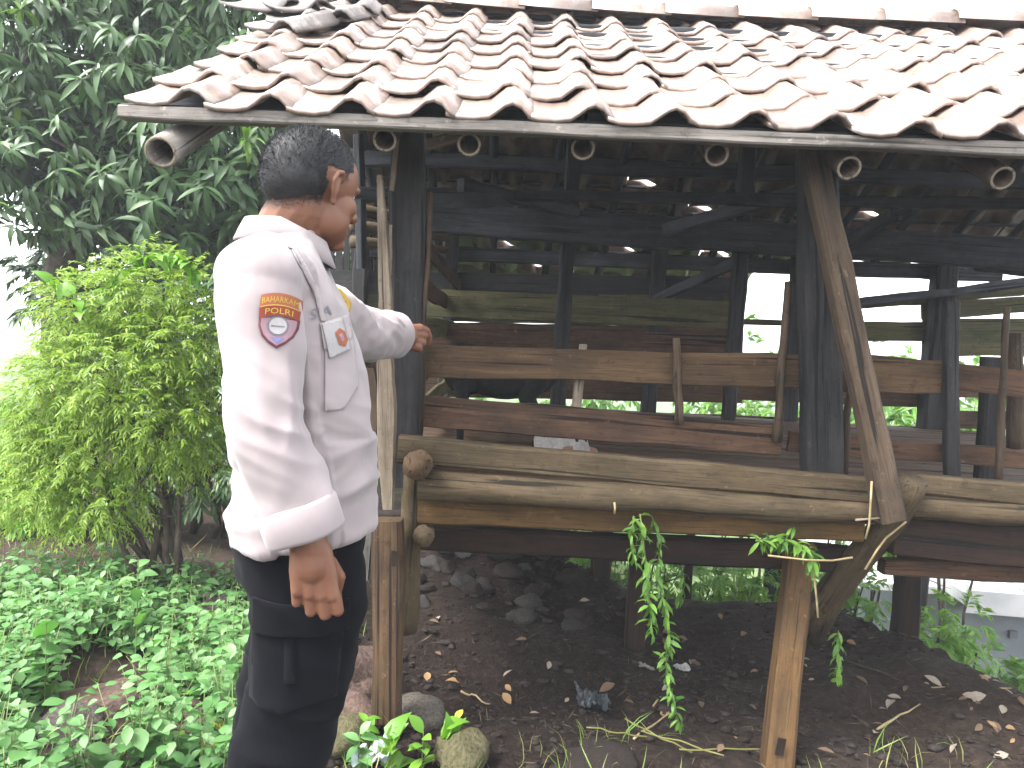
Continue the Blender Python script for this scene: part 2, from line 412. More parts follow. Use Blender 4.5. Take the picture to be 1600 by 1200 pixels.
local_tube('log', lerp_pts(P(655, 757, 2.53), P(1364, 802, 2.53), 22, .012, 1), [.050 - .0006 * i for i in range(23)], M_log, shed, n=16, jit=.10, seed=2, knots=((9, 1.2, .18), (14, .7, .2), (18, 1.6, .15)))
local_tube('log', lerp_pts(P(1405, 790, 2.55), P(1680, 806, 2.55), 8, .01, 5), [.042] * 9, M_log, shed, n=14, jit=.1, seed=7)
local_tube('log', lerp_pts(P(652, 728, 2.40), P(655, 700, 4.9), 12, .02, 9), [.046 - .001 * i for i in range(13)], M_plank, shed, n=14, jit=.25, seed=8)   # end grain shows at the corner
local_tube('log', lerp_pts(P(662, 838, 2.55), P(668, 800, 4.9), 6, .02, 19), [.036] * 7, M_log, shed, n=12, jit=.15, seed=18)
# cross joists under the floor
for px in (800, 950, 1100, 1250, 1400, 1550):
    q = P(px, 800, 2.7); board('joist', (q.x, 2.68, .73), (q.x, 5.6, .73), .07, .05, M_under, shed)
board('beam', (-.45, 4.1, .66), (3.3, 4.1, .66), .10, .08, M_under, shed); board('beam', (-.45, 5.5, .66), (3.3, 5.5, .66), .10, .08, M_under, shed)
# --- floor of separate boards
floor_root = board('floor_board', (-.42, 2.72, .80), (3.3, 2.72, .80), .022, .10, M_red, shed, seg=8)
y = 2.84
while y < 5.58:
    wd = random.uniform(.09, .12); board('floor_board', (-.42 + random.uniform(-.03, .03), y, .80), (3.3, y, .80 + random.uniform(-.003, .003)), .022, wd, random.choice([M_red, M_red, M_plank]), shed, seg=8); y += wd + random.uniform(.006, .016)
# --- loose upright sticks woven between the planks
for (a, b, Y, r) in (((655, 690), (672, 300), 2.60, .011), ((900, 652), (911, 538), 2.725, .017), ((1061, 662), (1057, 528), 2.655, .014), ((1213, 690), (1232, 440), 2.66, .015), ((1318, 742), (1334, 560), 2.66, .013), ((1559, 752), (1574, 480), 2.64, .012), ((1588, 700), (1586, 520), 2.9, .03)):
    local_tube('stick', lerp_pts(P(*a, Y), P(*b, Y), 8, .012, a[0]), [r * (1.1 - .03 * i) for i in range(9)], M_pale if a[0] == 900 else M_stick, shed, n=8, jit=.25, seed=a[0])
# --- diagonal brace and the forked trunk below it
board('brace', P(1392, 812, 2.40), P(1268, 232, 2.40), .074, .07, M_stick, shed, up=(1, 0, 0), jit=.006)
board('brace', P(1362, 700, 2.47), P(1302, 400, 2.47), .05, .03, M_stick, shed, up=(1, 0, 0), jit=.004)
local_tube('crooked_prop', [P(1262, 985, 2.95), P(1300, 925, 2.85), P(1345, 868, 2.72), P(1388, 820, 2.6), P(1415, 770, 2.5), P(1424, 748, 2.48)], [.066, .06, .052, .050, .05, .046], M_log, shed, n=14, jit=.18, seed=5)
board('peg', P(1338, 812, 2.38), P(1376, 809, 2.38), .012, .012, M_pale, shed)
# --- side fence of the pen, left
for (z, h) in ((.95, .09), (1.12, .085), (1.30, .09), (1.46, .08), (1.62, .07)):
    board('plank', (-.37, 2.72, z), (-.40, 5.5, z + random.uniform(-.02, .02)), h, .02, random.choice([M_red, M_green]), shed)
# --- rear wall boards with the gaps that show sky and leaves
YB = 5.6
def rear(x0, x1, y0, y1, mat, name='plank', yy0=None, yy1=None):
    """board seen between pixel columns x0..x1; y0,y1 = centre row at each end; thickness in px"""
    board(name, P(x0, y0, YB), P(x1, y1, YB), mat[1] * YB / F, .02, mat[0], shed)
for spec in (
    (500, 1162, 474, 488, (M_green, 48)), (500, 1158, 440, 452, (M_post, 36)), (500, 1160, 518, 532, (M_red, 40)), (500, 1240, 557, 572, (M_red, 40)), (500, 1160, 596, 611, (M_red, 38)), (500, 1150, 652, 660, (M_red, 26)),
    (1145, 1330, 590, 598, (M_red, 70)), (1145, 1240, 503, 505, (M_green, 8)), (1230, 1345, 520, 516, (M_green, 50)), (1300, 1620, 481, 452, (M_green, 14)), (1330, 1480, 518, 518, (M_green, 30)), (1330, 1470, 596, 600, (M_red, 74)), (1225, 1260, 570, 570, (M_red, 70)),
    (1440, 1660, 487, 472, (M_green, 26)), (1440, 1660, 528, 526, (M_green, 60)), (1440, 1660, 606, 606, (M_red, 30)), (1440, 1660, 655, 657, (M_red, 28)), (1240, 1440, 678, 684, (M_red, 36)), (1140, 1300, 668, 675, (M_red, 40))):
    rear(*spec)
board('plank', P(655, 473, 4.4), P(1158, 493, 4.4), .15, .025, M_green, shed); board('plank', P(668, 521, 4.5), P(1135, 540, 4.5), .12, .025, M_red, shed)
# mat of old planks leaning at the left of the rear wall
for k in range(9):
    x = 505 + k * 12; board('slat', P(x + 3, 700, 5.66), P(x, 300, 5.66), .05, .012, M_post, shed, up=(1, 0, 0), seg=6)
# --- roof
roof0 = P(196, 186, 2.22); rootx = (P(1600, 243, 2.22) - roof0); rootx.normalize()
SL = math.atan2(.97, 1.80); slopev = Vector((0, math.cos(SL), math.sin(SL))); NR = 8; GA = .255; PW = .2155; NCOL = 21
RL = NR * GA
ridge0 = roof0 + slopev * RL; RY = ridge0.y
backv = Vector((0, math.cos(SL), -math.sin(SL))); BL = 1.95
def rp_(u, s, back=False, dz=0.0):
    """point on the roof underside plane: u metres along the eave, s up the slope (or down the rear slope)"""
    p = roof0 + rootx * u
    sag = -.03 * math.sin(min(1, max(0, (u / 4.5))) * math.pi * 1.3)
    if not back: q = p + slopev * s
    else: q = p + slopev * RL + backv * s
    return q + Vector((0, 0, sag * (s / RL if not back else 1 - .5 * s / RL) + dz))
M_tile = None
def mat_tile(name, cols, rough=.55):
    m, n, out = newmat(name); b = bsdf(n, out, rough, .75)
    oi = n.nodes.new('ShaderNodeObjectInfo'); base = ramp(n, oi.outputs['Random'], [(i / (len(cols) - 1), c) for i, c in enumerate(cols)])
    c = objcoord(n, (1, 1, 1)); g = node(n, 'ShaderNodeTexNoise', Scale=14.0, Detail=7.0, Roughness=.65); n.links.new(c, g.inputs['Vector'])
    col = mixc(n, ramp(n, g.outputs[0], [(.38, (.75, .75, .75)), (.6, (0, 0, 0))]), base, (.10, .075, .062))
    g2 = node(n, 'ShaderNodeTexNoise', Scale=5.0, Detail=6.0, Roughness=.7); n.links.new(c, g2.inputs['Vector'])
    col = mixc(n, ramp(n, g2.outputs[0], [(.52, (0, 0, 0)), (.7, (.6, .6, .6))]), col, (.36, .34, .31))
    n.links.new(col, b.inputs['Base Color'])
    bp = node(n, 'ShaderNodeBump', Strength=.35, Distance=.004); n.links.new(g.outputs[0], bp.inputs['Height']); n.links.new(bp.outputs[0], b.inputs['Normal'])
    return m
M_tile = mat_tile('clay tile', [(.20, .14, .112), (.29, .205, .165), (.11, .08, .066), (.36, .27, .22), (.24, .165, .13), (.30, .22, .18), (.15, .105, .085), (.33, .24, .195)], .34)
M_tiledark = mat_tile('dark clay tile', [(.05, .045, .04), (.08, .07, .065)], .6)
prof = [(0, .010), (.03, .001), (.075, -.001), (.115, .004), (.138, .021), (.158, .038), (.180, .043), (.202, .034), (.220, .014), (.236, .004)]
def tile_mesh(seed):
    v = []; f = []; n = len(prof); Lt = .30; th = .012
    for layer in (0, 1):
        for j in range(3):
            for i, (x, z) in enumerate(prof):
                s = j / 2
                v.append((x + .002 * nz(seed, j, i), Lt * s + (.004 * nz(i * .7, seed) if j == 0 else 0), z - th * layer + .003 * nz(i * .4, s * 2, seed) - .004 * math.sin(math.pi * s)))
    L0 = 3 * n
    for j in range(2):
        for i in range(n - 1):
            a = j * n + i; f.append((a, a + 1, a + n + 1, a + n)); f.append((a + L0, a + n + L0, a + n + 1 + L0, a + 1 + L0))
    for i in range(n - 1):
        f.append((i, i + L0, i + 1 + L0, i + 1)); a = 2 * n + i; f.append((a, a + 1, a + 1 + L0, a + L0))
    for j in range(2):
        a = j * n; f.append((a, a + n, a + n + L0, a + L0)); a = j * n + n - 1; f.append((a, a + L0, a + n + L0, a + n))
    return mesh('tile', v, f)
roof = tag(mk('roof', *[board_mesh((rp_(0, RL) - rp_(4.5, RL)).length, .09, .06, .004), M_post], shed, frame(rp_(0, RL, dz=-.09), rp_(4.5, RL, dz=-.09))[0]))   # ridge beam carries the tiles
tms = [tile_mesh(k * 3.7) for k in range(4)]
for t in tms: t.materials.append(M_tile)
dk = tile_mesh(50); dk.materials.append(M_tiledark)
HOLES = {(4, 0), (6, 1), (5, -1), (7, 1), (8, 0), (9, -1), (11, 0), (10, 2), (8, 3), (12, -1), (15, 2), (6, -1), (3, 1)}
far_tiles = []
def lay(u, s, back, me_, rz=0.0, lift=0.0, tilt=0.0):
    p = rp_(u, s, back, .045 + lift)
    up = (slopev if not back else -backv)
    x = rootx.copy(); yv = (up - x * up.dot(x)).normalized(); zv = x.cross(yv)
    Mx = Matrix.Identity(4)
    for i in range(3): Mx[i][0], Mx[i][1], Mx[i][2], Mx[i][3] = x[i], yv[i], zv[i], p[i]
    Mx = Mx @ Matrix.Rotation(rz, 4, 'Z') @ Matrix.Rotation(-.055 + tilt, 4, 'X')
    if back: Mx = Mx @ Matrix.Translation((-.0, 0, 0))
    if u > (16.5 if not back else 15.5) * PW: far_tiles.append((me_, Mx)); return None
    return mk('tile', me_, None, roof, Mx)
for j in range(NR):
    off = random.uniform(-.01, .01)
    for i in range(NCOL):
        u = i * PW + off + random.uniform(-.006, .006)
        lay(u + .02 * (j == 0) - (.05 * nz(j * .9, 4) if i == 0 else 0), j * GA - .06 + random.uniform(-.012, .012), False, random.choice(tms), random.gauss(0, .022), random.uniform(0, .008) + .012, random.uniform(-.02, .02))
for j in range(-2, NR):
    for i in range(NCOL):
        if i > 17 and j > 5: continue
        if j < 0 and i > 12: continue
        sj = BL - j * .245
        g = .0
        if (i, j) in HOLES: g = .085
        if sj < .05: continue
        lay(i * PW - .01 + random.uniform(-.008, .008) + g * .3, sj - g + .06, True, random.choice(tms), random.gauss(0, .03) + g, .012 + random.uniform(0, .008), random.uniform(-.03, .03))
ft = Shells()
for me_, Mx in far_tiles: ft.add([Mx @ q.co for q in me_.vertices], [tuple(p.vertices) for p in me_.polygons])
tag(mk('tile', mesh('far_tiles', ft.v, ft.f), M_tile, roof), kind='stuff')
# heap of dark tiles on the rake, left
for k, (u, s, rz, l) in enumerate(((.10, 1.16, .25, .05), (.20, 1.30, -.2, .06), (.13, 1.22, .5, .09), (.05, 1.05, -.35, .05), (.26, 1.42, .1, .06), (.02, 1.28, .8, .075))):
    o = lay(u - .06, s, False, dk, rz, l, .05)
    o['label'] = 'dark loose roof tile heaped on the left roof edge'
# ridge caps
rc_v = []; n_ = 10
def cap_mesh():
    v = []; f = []
    for j in range(3):
        for lay_ in (0, 1):
            for k in range(n_):
                a = math.pi * k / (n_ - 1); r = (.085 - .012 * lay_) * (1.06 if j == 0 else 1)
                v.append((j * .19, math.cos(a) * r * 1.15, math.sin(a) * r))
    w2 = 2 * n_
    for j in range(2):
        for k in range(n_ - 1):
            a = j * w2 + k; f.append((a, a + w2, a + w2 + 1, a + 1)); b = a + n_; f.append((b, b + 1, b + w2 + 1, b + w2))
    for k in range(n_ - 1): f.append((k, k + 1, k + 1 + n_, k + n_)); a = 2 * w2 + k; f.append((a, a + n_, a + n_ + 1, a + 1))
    return mesh('ridge_tile', v, f)
cm = cap_mesh(); cm.materials.append(M_tile)
for i in range(13):
    Mx, _ = frame(rp_(i * .35 - .03, RL, dz=.075), rp_(i * .35 + .34, RL, dz=.065)); mk('ridge_tile', cm, None, roof, Mx @ Matrix.Rotation(random.gauss(0, .05), 4, 'X'))
# battens, rafters, eave pole
for j in range(NR + 1):
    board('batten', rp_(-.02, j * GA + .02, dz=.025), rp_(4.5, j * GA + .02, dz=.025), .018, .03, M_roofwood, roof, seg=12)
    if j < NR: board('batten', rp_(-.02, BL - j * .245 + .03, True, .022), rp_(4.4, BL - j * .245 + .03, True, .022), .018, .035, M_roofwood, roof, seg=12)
board('eave_board', P(190, 176, 2.205), P(1720, 240, 2.205), .034, .05, M_grey, roof, jit=.003)
M_hollow = M_bamboo
def bamboo(p0, p1, r, mat=None, **k):
    L = (Vector(p1) - Vector(p0)).length; n = max(6, int(L / .04)); rad = []
    nodes = [random.uniform(.12, .2) + .3 * q for q in range(20)]
    for i in range(n + 1):
        s = L * i / n; bump_ = max([math.exp(-((s - q) / .014) ** 2) for q in nodes]); rad.append(r * (1 - .10 * i / n) * (1 + .07 * bump_))
    o = local_tube('rafter', lerp_pts(p0, p1, n), rad, mat or M_stick, roof, n=18, hollow=.78, **k)
    o.data.materials.append(M_bamboo)                       # pale cut end rings; the sides' dark colour stands in for eave shade
    for e in (0, 1):
        for q in range(18): o.data.polygons[n * 18 + e * 37 + 2 * q].material_index = 1
    return o
for (px, py) in ((601, 219), (733, 226), (911, 232), (1120, 242), (1327, 263), (1567, 279)):
    a = P(px, py, 2.26); b = a + slopev * 1.96; bamboo(a - slopev * .0, b, .0335)
for px in range(1800, 2900, 260):
    a = P(px, 290, 2.26); bamboo(a, a + slopev * 1.96, .033)
for k in range(12):
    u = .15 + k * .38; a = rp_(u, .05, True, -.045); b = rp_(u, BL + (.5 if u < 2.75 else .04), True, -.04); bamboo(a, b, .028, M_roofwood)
bamboo(P(251, 238, 2.16), P(392, 150, 2.95), .043, M_grey)                                  # stout pole under the left corner
# purlins and ties
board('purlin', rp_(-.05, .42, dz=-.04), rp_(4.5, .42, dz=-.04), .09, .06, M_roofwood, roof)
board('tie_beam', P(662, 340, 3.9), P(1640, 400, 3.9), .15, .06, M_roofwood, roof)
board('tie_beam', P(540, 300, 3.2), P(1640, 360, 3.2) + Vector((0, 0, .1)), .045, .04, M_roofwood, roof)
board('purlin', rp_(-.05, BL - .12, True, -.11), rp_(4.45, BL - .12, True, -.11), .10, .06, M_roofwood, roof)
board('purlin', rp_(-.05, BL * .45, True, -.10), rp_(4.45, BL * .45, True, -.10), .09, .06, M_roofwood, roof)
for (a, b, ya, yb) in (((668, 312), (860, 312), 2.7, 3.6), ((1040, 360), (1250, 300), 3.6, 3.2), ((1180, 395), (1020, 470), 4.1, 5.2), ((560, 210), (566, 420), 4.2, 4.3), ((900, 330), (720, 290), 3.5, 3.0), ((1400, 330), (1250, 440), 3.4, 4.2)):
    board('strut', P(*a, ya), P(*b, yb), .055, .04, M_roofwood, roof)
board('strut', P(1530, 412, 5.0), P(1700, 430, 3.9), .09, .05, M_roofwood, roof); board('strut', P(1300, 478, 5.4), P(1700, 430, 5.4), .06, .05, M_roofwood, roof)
board('batten_offcut', P(666, 226, 2.36), P(722, 213, 2.33), .030, .02, M_pale, roof)
board('batten_offcut', P(612, 300, 2.5), P(622, 205, 2.5), .012, .012, M_pale, roof)
board('batten_offcut', P(604, 430, 2.58), P(606, 350, 2.58), .03, .02, M_pale, roof, up=(1, 0, 0))
# bamboo poles stored on the ties, left bay
for k in range(4):
    a = P(548, 300 + 26 * k, 4.4 + .1 * k); b = P(612, 318 + 20 * k, 4.4 + .1 * k) + Vector((.3, .3, 0))
    local_tube('stored_pole', lerp_pts(a, b, 8, .02, k), [.038 - .002 * i for i in range(9)], M_log, shed, n=10, jit=.2, seed=k)

# leaning slabs and stakes beside the left post
def slab(name, pts, wds, t, mat, label, cat):
    """irregular sawn slab following points with given widths"""
    M, L = frame(pts[0], pts[-1], (1, 0, 0)); Mi = M.inverted(); v = []; f = []
    P2 = []; W2 = []
    for i in range(len(pts) - 1):
        for q in range(5): u = q / 5; P2.append(pts[i].lerp(pts[i + 1], u)); W2.append(wds[i] * (1 - u) + wds[i + 1] * u)
    P2.append(pts[-1]); W2.append(wds[-1])
    for i, (p, wd) in enumerate(zip(P2, W2)):
        q = Mi @ p; a = wd / 2 * (1 + .12 * nz(i * .9, 3)); b = wd / 2 * (1 + .12 * nz(i * .8, 8))
        v += [(q.x, -t / 2, q.z - a), (q.x, t / 2, q.z - a * .8), (q.x, t / 2, q.z + b * .8), (q.x, -t / 2, q.z + b)]
    for i in range(len(P2) - 1):
        for k in range(4): a = i * 4 + k; b = i * 4 + (k + 1) % 4; f.append((a, a + 4, b + 4, b))
    f.append((0, 1, 2, 3)); f.append(tuple(len(v) - 1 - k for k in range(4)))
    return tag(mk(name, mesh(name, v, f, False), mat, None, M), label, cat)
slab('wooden_slab', [P(606, 795, 2.43), P(603, 720, 2.42), P(604, 640, 2.42), P(601, 560, 2.41)] , [.035, .055, .062, .05], .025, M_pale, 'pale bark-edged slab below the pointing hand, beside the dark post', 'slab')
slab('wooden_stake', [P(602, 560, 2.47), P(602, 480, 2.47), P(599, 400, 2.47), P(596, 330, 2.47), P(593, 274, 2.47)], [.055, .045, .038, .028, .018], .02, M_pale, 'pale tapering stake standing upright left of the dark post', 'stake')
slab('bark_strip', [P(580, 690, 2.50), P(584, 630, 2.50), P(578, 575, 2.52)], [.03, .05, .03], .02, M_stick, 'rough brown bark strip hanging behind the officer\'s belly', 'bark')
slab('leaning_board', [P(566, 905, 2.75), P(575, 800, 2.72), P(583, 690, 2.7)], [.05, .05, .045], .02, M_grey, 'grey board leaning low behind the officer near the left post', 'board')
# ================================================================== VEGETATION
M_mango = leafmat('mango leaf', [(.018, .045, .012), (.03, .075, .018), (.045, .10, .025), (.022, .058, .014), (.06, .12, .03)], .18, .48, .45)
M_mangonew = leafmat('young mango leaf', [(.09, .19, .03), (.13, .22, .04), (.08, .16, .03)], .35, .4, .45)
M_aralia = leafmat('aralia leaf', [(.13, .23, .018), (.19, .29, .028), (.25, .33, .045), (.11, .21, .02), (.23, .32, .07)], .5, .5, .35)
M_weed = leafmat('weed leaf', [(.07, .18, .05), (.10, .23, .07), (.14, .27, .10), (.08, .20, .055), (.18, .29, .13)], .4, .45, .4)
M_weed2 = leafmat('lime leaf', [(.09, .22, .02), (.13, .28, .03), (.17, .30, .04)], .42, .45, .4)
M_yellow = leafmat('yellow leaf', [(.38, .30, .03), (.45, .36, .05), (.25, .28, .03)], .35, .5, .3)
M_hedge = leafmat('hedge leaf', [(.05, .14, .02), (.10, .22, .03), (.14, .27, .04), (.07, .17, .03)], .4, .45, .4)
M_bark = plain('bark', (.03, .024, .018), (.075, .06, .045), 14, .9, .2, .8, .02)
M_stem = plain('green stem', (.07, .10, .03), (.12, .15, .05), 20, .7, .3, .1)
M_drystem = plain('dry stem', (.16, .12, .06), (.30, .24, .13), 20, .8, .2, .1)

def branch_tubes(paths, n=6):
    V = []; Fc = []
    for pts, rad in paths:
        v, f = tube_mesh(pts, rad, n, jit=.15, seed=random.random() * 9); b = len(V); V += v; Fc += [tuple(i + b for i in q) for q in f]
    return V, Fc
def grow(p, d, L, r, n=6, wob=.25, droop=0.0):
    pts = [Vector(p)]; d = Vector(d).normalized(); rad = [r]
    for i in range(n):
        d = (d + Vector((random.gauss(0, wob), random.gauss(0, wob), random.gauss(0, wob) - droop)) * .5).normalized()
        pts.append(pts[-1] + d * L / n); rad.append(r * (1 - .75 * (i + 1) / n))
    return pts, rad

# --- mango tree: trunk, limbs, crown of drooping rosettes
def mango(base, name, label, lobes, nros, lscale=1.0, trunk_h=1.6, r=.17):
    t = empty(name, base, label, 'tree', None)
    paths = []; b = Vector(base); top = b + Vector((.1, 0, trunk_h))
    paths.append(([b + (top - b) * (i / 6) + Vector((.05 * math.sin(i), .04 * math.cos(i * 1.7), 0)) for i in range(7)], [r * (1.25 - .09 * i) for i in range(7)]))
    for (c, rr) in lobes:
        c = Vector(c); pts = [top.lerp(c, s / 6) + Vector((0, 0, .25 * math.sin(math.pi * s / 6))) + Vector((random.gauss(0, .05), random.gauss(0, .05), 0)) for s in range(7)]
        paths.append((pts, [r * .55 * (1 - .12 * s) for s in range(7)]))
        for q in range(5):
            g = grow(pts[-3], rdir(1)[0] + np.array([0, 0, .3]), rr[0] * 1.1, r * .2); paths.append(g)
    v, f = branch_tubes(paths, 8); mk('trunk', mesh('trunk', v, f), M_bark, t)
    loc = []; ax = []
    wts = np.array([q[1][0] * q[1][1] * q[1][2] for q in lobes]) ** .67; wts /= wts.sum()
    pick = np.random.choice(len(lobes), nros, p=wts)
    for k in pick:
        c, rr = lobes[k]; d = rdir(1)[0]; rad = 1 - abs(random.gauss(0, .20))
        loc.append(np.array(c) + d * np.array(rr) * rad); ax.append(d * .7 + np.array([0, -.25, .35]) + np.random.normal(0, .25, 3))
    loc = np.array(loc); ax = np.array(ax)
    tp = [leaf_tpl(.21 * lscale, .048 * lscale, 5, .35, cu, .85) for cu in (.5, .9, 1.3)]
    NL = 11; D = []; U = []; Lc = []; S = []
    for p, a in zip(loc, ax):
        a = a / np.linalg.norm(a); s = random.uniform(.7, 1.12); e1 = np.cross(a, [0.1, .2, 1]); e1 /= np.linalg.norm(e1); e2 = np.cross(a, e1); o = random.random() * 6
        for q in range(NL):
            an = o + q * 2.4; el = random.uniform(-.25, .55)
            d = (e1 * math.cos(an) + e2 * math.sin(an)) * math.cos(el) + a * math.sin(el); d[2] -= random.uniform(.25, .85)
            D.append(d); U.append(a * .5 + np.array([0, -.1, .6]) + np.random.normal(0, .15, 3)); Lc.append(p - a * .02 * q * .5); S.append(s * random.uniform(.75, 1.1))
    V, Fq = scatter(tp, np.array(D), np.array(U), np.array(Lc), np.array(S))
    mk('crown', fast_mesh('crown', V, Fq, True), M_mango, t)
    # a few shoots of young, yellow-green leaves
    idx = np.random.choice(len(loc), max(3, nros // 45), replace=False); D = []; U = []; Lc = []; S = []
    for k in idx:
        p, a = loc[k] + ax[k] * .12 + np.array([0, -.1, 0]), ax[k] / np.linalg.norm(ax[k])
        for q in range(9):
            d = rdir(1)[0] + a * .6; d[2] -= .15; D.append(d); U.append([0, -.2, 1]); Lc.append(p); S.append(random.uniform(.6, .95))
    V, Fq = scatter(tp, np.array(D), np.array(U, dtype=float), np.array(Lc), np.array(S)); tag(mk('young_shoots', fast_mesh('young', V, Fq, True), M_mangonew, t), kind='stuff')
    return t
tb = P(85, 560, 6.8); tb.z = gz(tb.x, tb.y)
def lob(px, py, d, r): return (tuple(P(px, py, d)), r)
mango(tuple(tb), 'mango_tree', 'dark mango tree with drooping leaf clusters left of the shed roof',
      [lob(60, 60, 6.2, (1.0, .9, .95)), lob(230, 60, 6.0, (.9, .8, .9)), lob(120, 250, 6.0, (.8, .7, .65)), lob(290, 250, 5.9, (.75, .65, .7)), lob(-80, 200, 6.3, (.9, .8, .8)), lob(380, 250, 6.3, (.65, .7, .7)), lob(330, 30, 6.6, (.8, .8, .8)), lob(250, 330, 5.8, (.6, .5, .42)), lob(410, 330, 6.6, (.6, .6, .5)), lob(60, -200, 6.5, (1.3, 1.0, .9)), lob(300, -200, 6.6, (1.0, 1.0, .8))], 1750)
tb2 = Vector((-2.6, 9.2, 0)); tb2.z = gz(tb2.x, tb2.y)
mango(tuple(tb2), 'mango_tree', 'darker mango tree standing behind the first, low behind the officer', [((-3.6, 9.0, 3.0), (1.5, .8, 1.4)), ((-2.2, 9.0, 2.4), (1.3, .8, 1.3)), ((-3.0, 9.0, 1.9), (1.3, .6, .6)), ((-4.8, 9.6, 4.2), (1.6, .9, 1.4)), ((-1.6, 9.2, 1.7), (.8, .6, .7))], 620, 1.5, 1.4, .2)

# --- feathery bush
def aralia(base, name, label, lobes, n, leaf=.034, mat=None, stems=9, group=None, spread=.16):
    t = empty(name, base, label, 'bush', group); b = Vector(base); paths = []
    for k in range(stems):
        c = Vector(lobes[k % len(lobes)][0]); s0 = b + Vector((random.uniform(-spread, spread), random.uniform(-.1, .1), -.03))
        pts = [s0.lerp(c, s / 7) + Vector((nz(s * .5, k) * .08, nz(s * .5, k + 9) * .08, 0)) for s in range(8)]; paths.append((pts, [.018 * (1 - .1 * s) for s in range(8)]))
        for q in range(4): paths.append(grow(pts[4 + q % 3], rdir(1)[0] + np.array([0, 0, .6]), .25, .006, 4))
    v, f = branch_tubes(paths, 6); mk('stem', mesh('stem', v, f), M_bark, t)
    # fronds: little drooping sprays of narrow leaflets
    wts = np.array([q[1][0] * q[1][1] * q[1][2] for q in lobes]) ** .67; wts /= wts.sum()
    nf = n // 16; D = []; U = []; Lc = []; S = []
    for k in np.random.choice(len(lobes), nf, p=wts):
        c, rr = lobes[k]; d = rdir(1)[0]; p = np.array(c) + d * np.array(rr) * (1 - abs(random.gauss(0, .24)))
        fd = d * .8 + np.array([0, -.2, .1]) + np.random.normal(0, .35, 3); fd /= np.linalg.norm(fd); up = np.array([0, -.3, 1.]); sd = np.cross(up, fd); sd /= np.linalg.norm(sd) + 1e-6; L = random.uniform(.08, .15)
        for q in range(16):
            s = (q // 2) / 8; e = p + fd * L * s + np.array([0, 0, -.05 * s * s]); dr = fd * .75 + sd * (1 if q % 2 else -1) * random.uniform(.4, 1.0); dr[2] -= .3 * s + random.uniform(0, .35)
            D.append(dr); U.append(up + np.random.normal(0, .4, 3)); Lc.append(e); S.append(random.uniform(.6, 1.2))
    tp = [leaf_tpl(leaf, leaf * .30, 2, .3, .5, .8), leaf_tpl(leaf * 1.2, leaf * .26, 2, .3, .8, .8)]
    V, Fq = scatter(tp, np.array(D), np.array(U), np.array(Lc), np.array(S)); mk('foliage', fast_mesh('foliage', V, Fq), mat or M_aralia, t)
    return t
bb = P(240, 815, 3.45); bb.z = gz(bb.x, bb.y)
D0 = 3.35
aralia(tuple(bb), 'aralia_bush', 'tall feathery lime green bush left of the officer', [lob(245, 450, D0, (.20, .2, .15)), lob(150, 480, D0, (.2, .2, .16)), lob(270, 540, D0 - .05, (.18, .2, .18)), lob(170, 580, D0 - .1, (.27, .24, .2)), lob(100, 620, D0, (.2, .2, .2)), lob(250, 640, D0 - .1, (.22, .2, .18)), lob(130, 700, D0 - .05, (.22, .2, .16)), lob(285, 690, D0, (.14, .16, .12)), lob(70, 690, D0, (.13, .16, .14)), lob(60, 770, D0 - .1, (.16, .14, .10)), lob(150, 775, D0 - .1, (.18, .14, .10))], 46000, .027)
b2 = P(20, 800, 4.4); b2.z = gz(b2.x, b2.y)
aralia(tuple(b2), 'leafy_bush', 'low bright bush at the left edge behind the feathery one', [lob(-10, 700, 4.3, (.25, .3, .2)), lob(30, 750, 4.3, (.3, .3, .18)), lob(110, 780, 4.2, (.3, .2, .16))], 6000, .06, M_weed2, 5)
b3 = P(330, 760, 4.6); b3.z = gz(b3.x, b3.y)
aralia(tuple(b3), 'dark_shrub', 'dark green shrub in the gap between bush and officer', [lob(320, 520, 4.7, (.35, .3, .3)), lob(350, 620, 4.6, (.4, .3, .3)), lob(320, 720, 4.5, (.35, .3, .25)), lob(430, 640, 4.8, (.5, .3, .5))], 8000, .085, M_mango, 6)
b4 = P(70, 480, 7.6); b4.z = gz(b4.x, b4.y)
aralia(tuple(b4), 'dark_shrub', 'shadowy shrub under the mango tree at far left', [lob(115, 440, 7.4, (.5, .4, .5)), lob(170, 430, 7.4, (.6, .4, .5)), lob(260, 470, 7.3, (.8, .5, .6)), lob(370, 470, 7.3, (.8, .5, .6))], 9000, .13, M_mango, 6)

